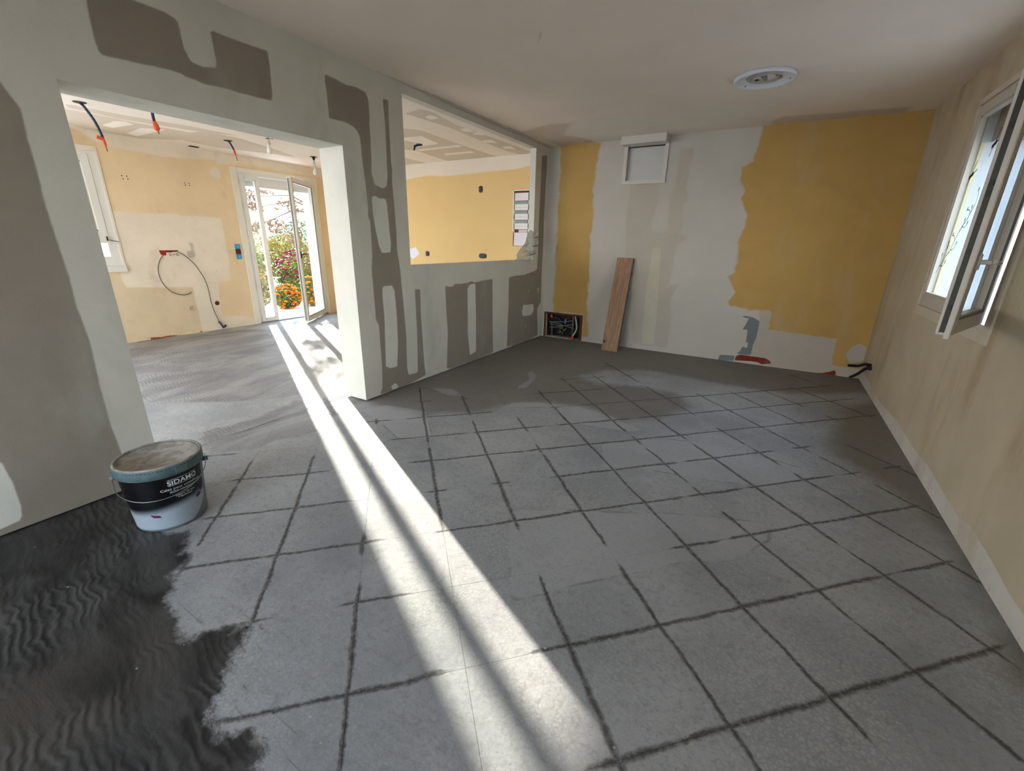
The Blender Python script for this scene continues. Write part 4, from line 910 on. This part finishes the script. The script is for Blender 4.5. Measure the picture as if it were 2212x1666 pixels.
M_BULB = plain('frosted_bulb', srgb(236, 230, 220), .25, var=.01, spec=.5)
def bulb(loc, drop, lab, socket, hook=True):
    t = thing('bare_bulb', lab, 'light bulb', loc, group=None)
    bm = bmesh.new()
    if hook: tube(bm, [(-.03, .02, -.002), (-.012, -.02, -.014), (.004, .018, -.010), (.01, .05, -.012), (.0, .062, -.002)], .003, 6, 5)
    tube(bm, [(0, .0, -.003), (.003, .004, -drop*.4), (0, 0, -drop)], .004, 6); obj('flex', bm, plain('flex_grey', srgb(88, 82, 78), .6) if hook else BLACK, t, smooth=True)
    if not hook:
        bm = bmesh.new(); lathe(bm, [(0, -.002), (.05, -.002), (.05, 0)], 16); lathe(bm, [(0, -.045), (.010, -.045), (.024, -.003), (0, -.003)], 12); obj('ceiling_rose', bm, BLACK, t)
    bm = bmesh.new(); lathe(bm, [(0, 0), (.010, 0), (.020, -.008), (.0215, -.05), (.018, -.056), (0, -.056)], 20, zc=-drop); obj('lamp_holder', bm, plain('holder_white', srgb(214, 206, 194), .5), t, smooth=True)
    bm = bmesh.new(); lathe(bm, [(.014, 0), (.0145, -.018), (.024, -.040), (.0305, -.062), (.028, -.084), (.016, -.098), (0, -.102)], 24, zc=-drop-.054); obj('glass_bulb', bm, M_BULB, t, smooth=True)
bulb((-2.576, 3.268, 2.42), .020, 'bare bulb hanging from a wire hook left of the garden door top', 'w')
bulb((-3.192, 4.318, 2.42), .085, 'bare bulb hanging from a black rose beside the doorway right jamb', 'w', False)

# ------------------------------------------------------------------ kitchen wall fittings
t = thing('socket_box_column', 'column of three flush sockets, blue, brown and blue, left of garden door', 'socket', (-4.12, 3.537, 1.10))
for z, m in ((.072, BLUE), (0, plain('box_brown', srgb(78, 34, 30), .6)), (-.072, BLUE)):
    bm = bmesh.new(); box(bm, -.002, .008, -.037, .037, z-.035, z+.035, .003)
    if m is BLUE: box(bm, .007, .010, -.026, .026, z-.024, z+.024, .002)
    obj('socket_box', bm, m, t)
bm = bmesh.new()
for z in (.072, -.072): box(bm, .0095, .0115, -.022, .022, z-.020, z+.020, .002)
obj('clear_cover', bm, plain('cover_lightblue', srgb(104, 188, 226), .3), t)

t = thing('pipe_chase', 'red brick pit with a grey cable loop in the kitchen wall', 'chase', (-4.12, 2.6, 1.08))
P_ = [(2.539,1.124),(2.754,1.122),(2.748,1.105),(2.691,1.103),(2.677,1.097),(2.616,1.100),(2.607,1.060),(2.576,1.063),(2.555,1.066),(2.553,1.079),(2.542,1.083),(2.549,1.096),(2.541,1.101)]
bm = bmesh.new(); f = bm.faces.new([bm.verts.new((.004, a-2.6, b-1.08)) for a, b in P_])
obj('brick_pit', bm, plain('pit_red', srgb(176, 48, 32), .8, var=.2, scale=60), t, recalc=False)
P2 = [(2.620,1.122),(2.754,1.122),(2.749,1.106),(2.617,1.103)]  # shade along the pit's top slot, painted as a darker red strip
bm = bmesh.new(); bm.faces.new([bm.verts.new((.0055, a-2.6, b-1.08)) for a, b in P2]); obj('pit_shade_strip', bm, plain('pit_shade_red', srgb(112, 32, 22), .9), t, recalc=False)
def wall_cable(pts, r, m, off, nm='cable'):
    bm = bmesh.new(); n_ = len(pts)
    tube(bm, [(off + .02*math.sin(PI*i/(n_-1)), a-2.6, b-1.08) for i, (a, b) in enumerate(pts)], r, 8, 5); return obj(nm, bm, m, t, smooth=True)
wall_cable([(2.571,1.063),(2.521,1.003),(2.488,0.934),(2.471,0.865),(2.471,0.787),(2.492,0.708),(2.533,0.632),(2.593,0.576),(2.685,0.542),(2.753,0.547),(2.803,0.566)], .0055, GREYC, .012)
wall_cable([(2.746,1.101),(2.766,1.089),(2.801,1.068),(2.857,1.009),(2.916,0.927),(2.965,0.820),(2.997,0.727),(3.017,0.602),(3.023,0.437),(3.036,0.308),(3.070,0.166),(3.086,0.106)], .0055, GREYC, .012)
wall_cable([(3.078,0.124),(3.099,0.071),(3.122,0.029)], .013, NAVY, .016, 'conduit')
wall_cable([(3.158,0.054),(3.132,0.041),(3.114,0.027)], .014, NAVY, .022, 'conduit')
bm = bmesh.new()
for (a, b) in [(2.648,1.077),(2.654,1.062),(2.692,1.073),(2.728,1.078),(2.734,1.061)]:
    tube(bm, [(.003, a-2.6, b-1.08), (.010, a-2.6, b-1.08)], .010, 8)
obj('plaster_dab', bm, plain('dab_grey', srgb(176, 166, 148), .9), t)

M_RIM = plain('rim_plaster', srgb(214, 198, 172), .8)
def round_hole(y, z, r, m, lab):
    t = thing('drain_hole', lab, 'wall hole', (-4.12, y, z))
    bm = bmesh.new(); n_ = 24
    for (r0, x0), (r1, x1) in (((r*1.12, .001), (r, .006)), ((r, .006), (r*.86, .0015))):
        A = [bm.verts.new((x0, r0*math.cos(2*PI*i/n_), r0*math.sin(2*PI*i/n_))) for i in range(n_)]; B_ = [bm.verts.new((x1, r1*math.cos(2*PI*i/n_), r1*math.sin(2*PI*i/n_))) for i in range(n_)]
        for i in range(n_): bm.faces.new((A[i], A[(i+1) % n_], B_[(i+1) % n_], B_[i]))
    obj('rim', bm, M_RIM, t)
    bm = bmesh.new(); bm.faces.new([bm.verts.new((.002, r*.9*math.cos(2*PI*i/n_), r*.9*math.sin(2*PI*i/n_))) for i in range(n_)]); obj('plug', bm, m, t, recalc=False)
round_hole(2.776, .349, .036, plain('plug_beige', srgb(196, 176, 148), .8), 'round beige plugged hole under the grey cable loop')
round_hole(3.111, .385, .034, plain('plug_brown', srgb(92, 44, 30), .8), 'round dark brown hole between grey cable and garden door')
for pts, lab in (([(2.338,1.978),(2.344,1.943),(2.387,1.978),(2.391,1.946)], 'four drilled screw holes in the kitchen wall nearest the window'),
                 ([(3.001,1.972),(3.004,1.946),(3.054,1.974),(3.055,1.946)], 'four drilled screw holes in the kitchen wall above the red pit')):
    t = thing('screw_hole_group', lab, 'screw holes', (-4.12, pts[0][0], pts[0][1]))
    for a, b in pts:
        bm = bmesh.new(); tube(bm, [(-.001, a-pts[0][0], b-pts[0][1]), (.0025, a-pts[0][0], b-pts[0][1])], .0065, 10); obj('screw_hole', bm, M_HOLE, t)

# end wall of the kitchen: fuse board and boxes
t = thing('fuse_board', 'open white fuse board with four module rows on the yellow kitchen wall', 'fuse board', (-.350, 5.40, 1.625))
bm = bmesh.new(); box(bm, -.125, -.108, -.022, .002, -.170, .365, .002); box(bm, -.125, .13, -.022, .002, .350, .365, .002)
obj('enclosure', bm, WHITEM, t)
obj('red_cavity', bx(-.122, .128, -.006, .002, -.365, .350), plain('cavity_red', srgb(120, 40, 24), .8), t)
rows = [(.205, .0), (.082, .0), (-.041, .0), (-.163, .0)]
bm = bmesh.new(); edges = [.325] + [z for r_ in rows for z in (r_[0]+.022, r_[0]-.022)] + [-.215]
for a, b in zip(edges[0::2], edges[1::2]): box(bm, -.105, .13, -.020, -.006, b, a, .001)
box(bm, -.105, -.094, -.020, -.006, -.215, .325); box(bm, .118, .13, -.020, -.006, -.215, .325)
obj('cover', bm, WHITEM, t)
for i, (z, _) in enumerate(rows): obj('module_row', bx(-.094 if i < 3 else -.03, .105, -.014, -.008, z-.020, z+.016), plain('din_grey', srgb(140, 150, 150) if i < 3 else srgb(206, 196, 184), .5), t)
bm = bmesh.new()
for z in (.143, .021, -.101): box(bm, -.085, .10, -.0207, -.0198, z-.001, z+.001)
obj('fold_line', bm, plain('line_grey', srgb(130, 122, 116), .7), t)
bm = bmesh.new(); box(bm, -.085, .13, -.030, -.010, -.362, -.205, .002); o = obj('lower_cover', bm, plain('paper_white', srgb(224, 220, 226), .6), t); o.rotation_euler = (math.radians(-3), 0, 0)
obj('red_label', bx(-.035, .02, -.036, -.031, -.262, -.222), plain('label_red', srgb(206, 70, 52), .5), t)
def wall_box(name, x, z, w_, h_, lab, n=1):
    t = thing(name, lab, 'socket', (x, 5.40, z))
    bm = bmesh.new()
    for s in range(20): pass
    c = []
    for s in range(28):
        a = 2*PI*s/28; cx = math.copysign(abs(math.cos(a))**.7, math.cos(a))*w_; cz = math.copysign(abs(math.sin(a))**.7, math.sin(a))*h_
        c.append(bm.verts.new((cx, -.001, cz)))
    f = bm.faces.new(c); bmesh.ops.solidify(bm, geom=[f], thickness=.004); obj('box_rim', bm, plain('rim_pale', srgb(236, 214, 170), .6), t)
    bm = bmesh.new(); c = [bm.verts.new((v[0]*.86, -.0062, v[1]*.88)) for v in [(math.copysign(abs(math.cos(2*PI*s/28))**.7, math.cos(2*PI*s/28))*w_, math.copysign(abs(math.sin(2*PI*s/28))**.7, math.sin(2*PI*s/28))*h_) for s in range(28)]]
    bm.faces.new(c); obj('dark_inside', bm, plain('inside_dark', srgb(58, 54, 58), .6), t, recalc=False)
    bm = bmesh.new()
    for i in range(n): tube(bm, [(-w_*.3+i*w_*.6, -.006, -.01), (-w_*.2+i*w_*.6, -.014, .005), (-w_*.1+i*w_*.6, -.008, .015)], .005, 6)
    obj('wire_loop', bm, plain('wire_grey', srgb(150, 150, 156), .5), t)
wall_box('wall_socket_box', -1.026, 2.021, .036, .044, 'round dark junction box high on the yellow kitchen wall')
wall_box('wall_socket_box', -2.071, 1.109, .040, .040, 'small dark round box low on the yellow kitchen wall, beside white patch')
wall_box('wall_socket_box', -.993, 1.107, .070, .036, 'double dark socket box low on the yellow kitchen wall', 2)

# plastic sheet bunched in the corner of the hatch
k = N('milky_film')
tr = k.n('BsdfTransparent'); tr.inputs[0].default_value = (.9, .9, .88, 1)
pb = k.n('BsdfPrincipled'); pb.inputs['Base Color'].default_value = srgb(214, 214, 204); pb.inputs['Roughness'].default_value = .25
mx = k.n('MixShader'); k.setin(mx.inputs[0], k.mr(k.noise(9, 4), .2, .7, .55, .95)); k.l(tr.outputs[0], mx.inputs[1]); k.l(pb.outputs[0], mx.inputs[2]); k.l(mx.outputs[0], k.out.inputs[0])
S = thing('plastic_sheet', 'crumpled translucent plastic sheet hanging in the right corner of the hatch', 'plastic sheet', (0.0, 5.08, 1.10))
out_l = [(4.624,1.099),(4.674,1.148),(4.745,1.235),(4.845,1.293),(4.925,1.423),(4.993,1.470),(5.060,1.456),(5.187,1.427),(5.220,1.335),(5.209,1.279),(5.179,1.211),(5.120,1.143),(5.062,1.083),(4.928,1.073),(4.879,1.098)]
rn = random.Random(12); cy_, cz_ = 5.05, 1.19
bm = bmesh.new(); rings = []
dense = []
for (a, b), (c, d) in zip(out_l, out_l[1:]+out_l[:1]):
    for q in range(3): dense.append((a+(c-a)*q/3+rn.uniform(-.004, .004), b+(d-b)*q/3+rn.uniform(-.004, .004)))
for s in (1, .8, .6, .4, .2):
    rings.append([bm.verts.new((.018+rn.uniform(-.012, .014)+.012*math.sin(i*1.3), cy_+(a-cy_)*s-5.08, cz_+(b-cz_)*s-1.10)) for i, (a, b) in enumerate(dense)])
n_ = len(dense)
for A, B_ in zip(rings[:-1], rings[1:]):
    for i in range(n_): bm.faces.new((A[i], A[(i+1) % n_], B_[(i+1) % n_], B_[i]))
cvt = bm.verts.new((.02, cy_-5.08, cz_-1.10))
for i in range(n_): bm.faces.new((rings[-1][i], rings[-1][(i+1) % n_], cvt))
obj('film', bm, k.m, S, recalc=False)
for (y0, z0), (y1, z1) in (([(5.079,1.369),(5.165,1.385)]), ([(5.025,1.264),(5.183,1.281)]), ([(4.941,1.154),(5.105,1.177)])):
    bm = bmesh.new(); tube(bm, [(.044, y0-5.08, z0-1.10), (.046, y1-5.08, z1-1.10)], .005, 6); obj('fold_clip', bm, plain('clip_dark', srgb(96, 84, 74), .6), S)

# ------------------------------------------------------------------ outside: terrace, beds, trees
gnd = bx(-60, -4.45, -40, 60, -.40, -.145)
k = N('terrace_gravel'); c = k.mix(k.mr(k.noise(5, 6, .7), .3, .7), srgb(226, 218, 210), srgb(196, 188, 184))
obj('terrace_ground', gnd, k.bsdf(c, .9, bump=k.noise(60, 3), bstr=.3, bdist=.01), kind='structure')
bm = bmesh.new(); box(bm, 4.12, 60, -40, 60, -.5, -.2); box(bm, -4.45, 4.12, -40, -2.35, -.5, -.2)
obj('ground', bm, plain('yard_gravel', srgb(166, 158, 148), .9), kind='structure')
obj('trim_3', bx(-4.50, -4.12, 3.70, 4.955, -.14, -.008), plain('doorstep_stone', srgb(196, 190, 182), .8), kind='structure')
rn = random.Random(21)
def leaves(n, c, r, size, shape=None, flat=.6):
    V_, F_ = [], []
    for i in range(n):
        while True:
            p = Vector((rn.uniform(-1, 1), rn.uniform(-1, 1), rn.uniform(-1, 1)))
            if .25 < p.length < 1 and (shape is None or shape(p)): break
        p = Vector((c[0]+p.x*r[0], c[1]+p.y*r[1], c[2]+p.z*r[2]))
        d = Vector((rn.gauss(0, 1), rn.gauss(0, 1), rn.gauss(0, 1))).normalized(); e_ = d.orthogonal().normalized(); s = size*rn.uniform(.6, 1.3)
        b0 = len(V_); V_ += [tuple(p-d*s), tuple(p+e_*s*flat), tuple(p+d*s), tuple(p-e_*s*flat)]; F_.append((b0, b0+1, b0+2, b0+3))
    return V_, F_
def leafmat(name, a, b):
    k = N(name); col = k.mix(k.mr(k.noise(6, 4), .35, .65), a, b)
    bs = k.n('BsdfPrincipled'); k.l(col, bs.inputs['Base Color']); bs.inputs['Roughness'].default_value = .6; bs.inputs['Specular IOR Level'].default_value = .2
    tl = k.n('BsdfTranslucent'); k.l(col, tl.inputs[0]); mx = k.n('MixShader'); mx.inputs[0].default_value = .35
    k.l(bs.outputs[0], mx.inputs[1]); k.l(tl.outputs[0], mx.inputs[2]); k.l(mx.outputs[0], k.out.inputs[0]); return k.m
G1 = leafmat('leaf_green', srgb(60, 78, 30), srgb(96, 106, 44)); G2 = leafmat('leaf_olive', srgb(100, 92, 40), srgb(124, 110, 52)); G3 = leafmat('leaf_dark', srgb(44, 60, 34), srgb(70, 84, 46))
FO = leafmat('petal_orange', srgb(214, 92, 8), srgb(226, 120, 12)); FR = leafmat('petal_maroon', srgb(86, 14, 34), srgb(130, 34, 54)); FB = leafmat('leaf_autumn', srgb(84, 66, 50), srgb(112, 92, 66))
FY = leafmat('petal_yellow', srgb(226, 132, 14), srgb(232, 158, 26))
BARK = plain('bark', srgb(96, 80, 66), .9, var=.2)
def blossoms(n, c, r, size):
    bm = bmesh.new()
    for i in range(n):
        a = rn.uniform(0, 2*PI); u = rn.uniform(.55, 1.0); z = rn.uniform(-.9, 1)
        q = math.sqrt(max(0, 1-z*z)); p = Vector((c[0]+r[0]*u*q*math.cos(a), c[1]+r[1]*u*q*math.sin(a), c[2]+r[2]*z))
        bmesh.ops.create_icosphere(bm, subdivisions=1, radius=size*rn.uniform(.7, 1.2), matrix=Matrix.Translation(p) @ Matrix.Diagonal((1, 1, .55, 1)))
    return bm
def bush(name, lab, cat, loc, r, fm, n, size, bl=None, group=None):
    t = thing(name, lab, cat, loc, group=group)
    o = obj('foliage', leaves(n, (0, 0, r[2]*.95), r, size), fm, t); o['kind'] = 'stuff'
    bm = bmesh.new()
    for i in range(6):
        a = rn.uniform(0, 6.28); tube(bm, [(0, 0, -.03), (.3*r[0]*math.cos(a), .3*r[1]*math.sin(a), r[2]*.6), (.6*r[0]*math.cos(a), .6*r[1]*math.sin(a), r[2]*1.2)], [.014, .009, .004], 5)
    obj('stems', bm, BARK, t)
    if bl:
        for m, nn, s, dz in bl:
            o = obj('blossoms', blossoms(nn, (0, 0, r[2]*(.95+dz)), (r[0]*1.02, r[1]*1.02, r[2]*.98), s), m, t); o['kind'] = 'stuff'
    return t
bush('marigold_bush', 'low orange marigold clump at the near left of the garden opening', 'flowers', (-6.10, 5.45, -.15), (.32, .30, .27), G1, 1500, .026, [(FO, 190, .034, 0)])
bush('marigold_bush', 'yellow orange marigold clump beside the open door leaf', 'flowers', (-6.05, 6.10, -.15), (.36, .32, .34), G1, 1700, .026, [(FY, 220, .034, .05)])
bush('dahlia_bush', 'taller bush of maroon and orange flowers behind the marigolds', 'flowers', (-7.15, 6.45, -.15), (.46, .48, .52), G1, 2400, .030, [(FR, 130, .046, .35), (FO, 60, .032, -.1)])
bush('flower_bush', 'pale orange flowering bush seen through the narrow fixed leaf', 'flowers', (-6.95, 5.35, -.15), (.36, .28, .46), G2, 1500, .030, [(FO, 40, .030, .1)])
bush('flower_bush', 'russet leafed bush behind the wide leaf glass', 'flowers', (-6.9, 7.45, -.15), (.45, .42, .58), FB, 1900, .034, [(FO, 50, .03, .2)])
for i, (x, y, r, h, m, lab) in enumerate(((-11.2, 8.9, .85, .8, G2, 'olive green shrub behind the orange flowers'), (-11.3, 11.3, .95, .9, G1, 'bright green shrub behind the wide door leaf'),
                              (-10.8, 6.9, .8, .70, G1, 'green shrub seen through the narrow door leaf'), (-14.8, 12.2, 1.5, 1.15, G3, 'dark green hedge mass further back in the garden'), (-14.6, 8.9, 1.5, 1.0, G2, 'pale distant shrub in the middle of the garden view'))):
    bush('garden_shrub', lab, 'shrub', (x, y, -.15), (r, r, h), m, 2600, .05)
def tree(lab, loc, h, crown, n, m, size, lean=(0, 0)):
    t = thing('garden_tree', lab, 'tree', loc)
    bm = bmesh.new(); tube(bm, [(0, 0, -.05), (lean[0]*.3, lean[1]*.3, h*.45), (lean[0], lean[1], h*.8), (lean[0]*1.2, lean[1]*1.2, h)], [.11, .085, .05, .02], 8)
    obj('trunk', bm, BARK, t)
    V_, F_ = [], []; bmb = bmesh.new()
    for (a, b, z, r) in crown:
        tube(bmb, [(lean[0]*.6, lean[1]*.6, h*.5), ((lean[0]+a)/2, (lean[1]+b)/2, (h*.6+z)/2+.1), (a, b, z)], [.035, .02, .008], 5)
        v, f = leaves(n, (a, b, z), (r, r, r*.7), size); o_ = len(V_); V_ += v; F_ += [tuple(i+o_ for i in q) for q in f]
    obj('branches', bmb, BARK, t)
    o = obj('foliage', (V_, F_), m, t); o['kind'] = 'stuff'
tree('open crowned tree whose bare branches cross the garden door view', (-9.4, 9.3, -.15), 4.2,
     [(.2, -2.55, 2.45, .26), (.0, -2.4, 1.7, .22), (.3, -2.0, 1.75, .30), (.2, -1.5, 2.3, .34), (0, -1.9, 2.75, .30), (-.2, -1.2, 1.45, .28), (.4, -.9, 2.9, .45), (.3, -.6, 2.1, .45), (0, -.3, 3.3, .6), (.2, .2, 2.5, .5), (.1, -2.35, 2.2, .22), (0, -1.3, 3.5, .4)], 85, FB, .05)
tree('dense green tree behind the wide door leaf', (-12.8, 14.9, -.15), 4.5, [(0, 0, 2.6, 1.2), (.3, -.9, 1.8, .9), (-.3, .8, 3.2, 1.1), (0, -.5, 3.6, .9)], 900, G3, .07)
# pale hillside far beyond the garden
bm = bmesh.new(); nn = 30; rows_ = []
for j in range(9):
    rows_.append([bm.verts.new((-60-j*5, -30+i*4.5, -1 + (j/8)*(7+2.2*math.sin(i*.5)+1.2*math.sin(i*1.3)))) for i in range(nn)])
for j in range(8):
    for i in range(nn-1): bm.faces.new((rows_[j][i], rows_[j][i+1], rows_[j+1][i+1], rows_[j+1][i]))
obj('hillside', bm, plain('hill_green', srgb(150, 158, 130), .95, var=.2, scale=.6), kind='structure', smooth=True)
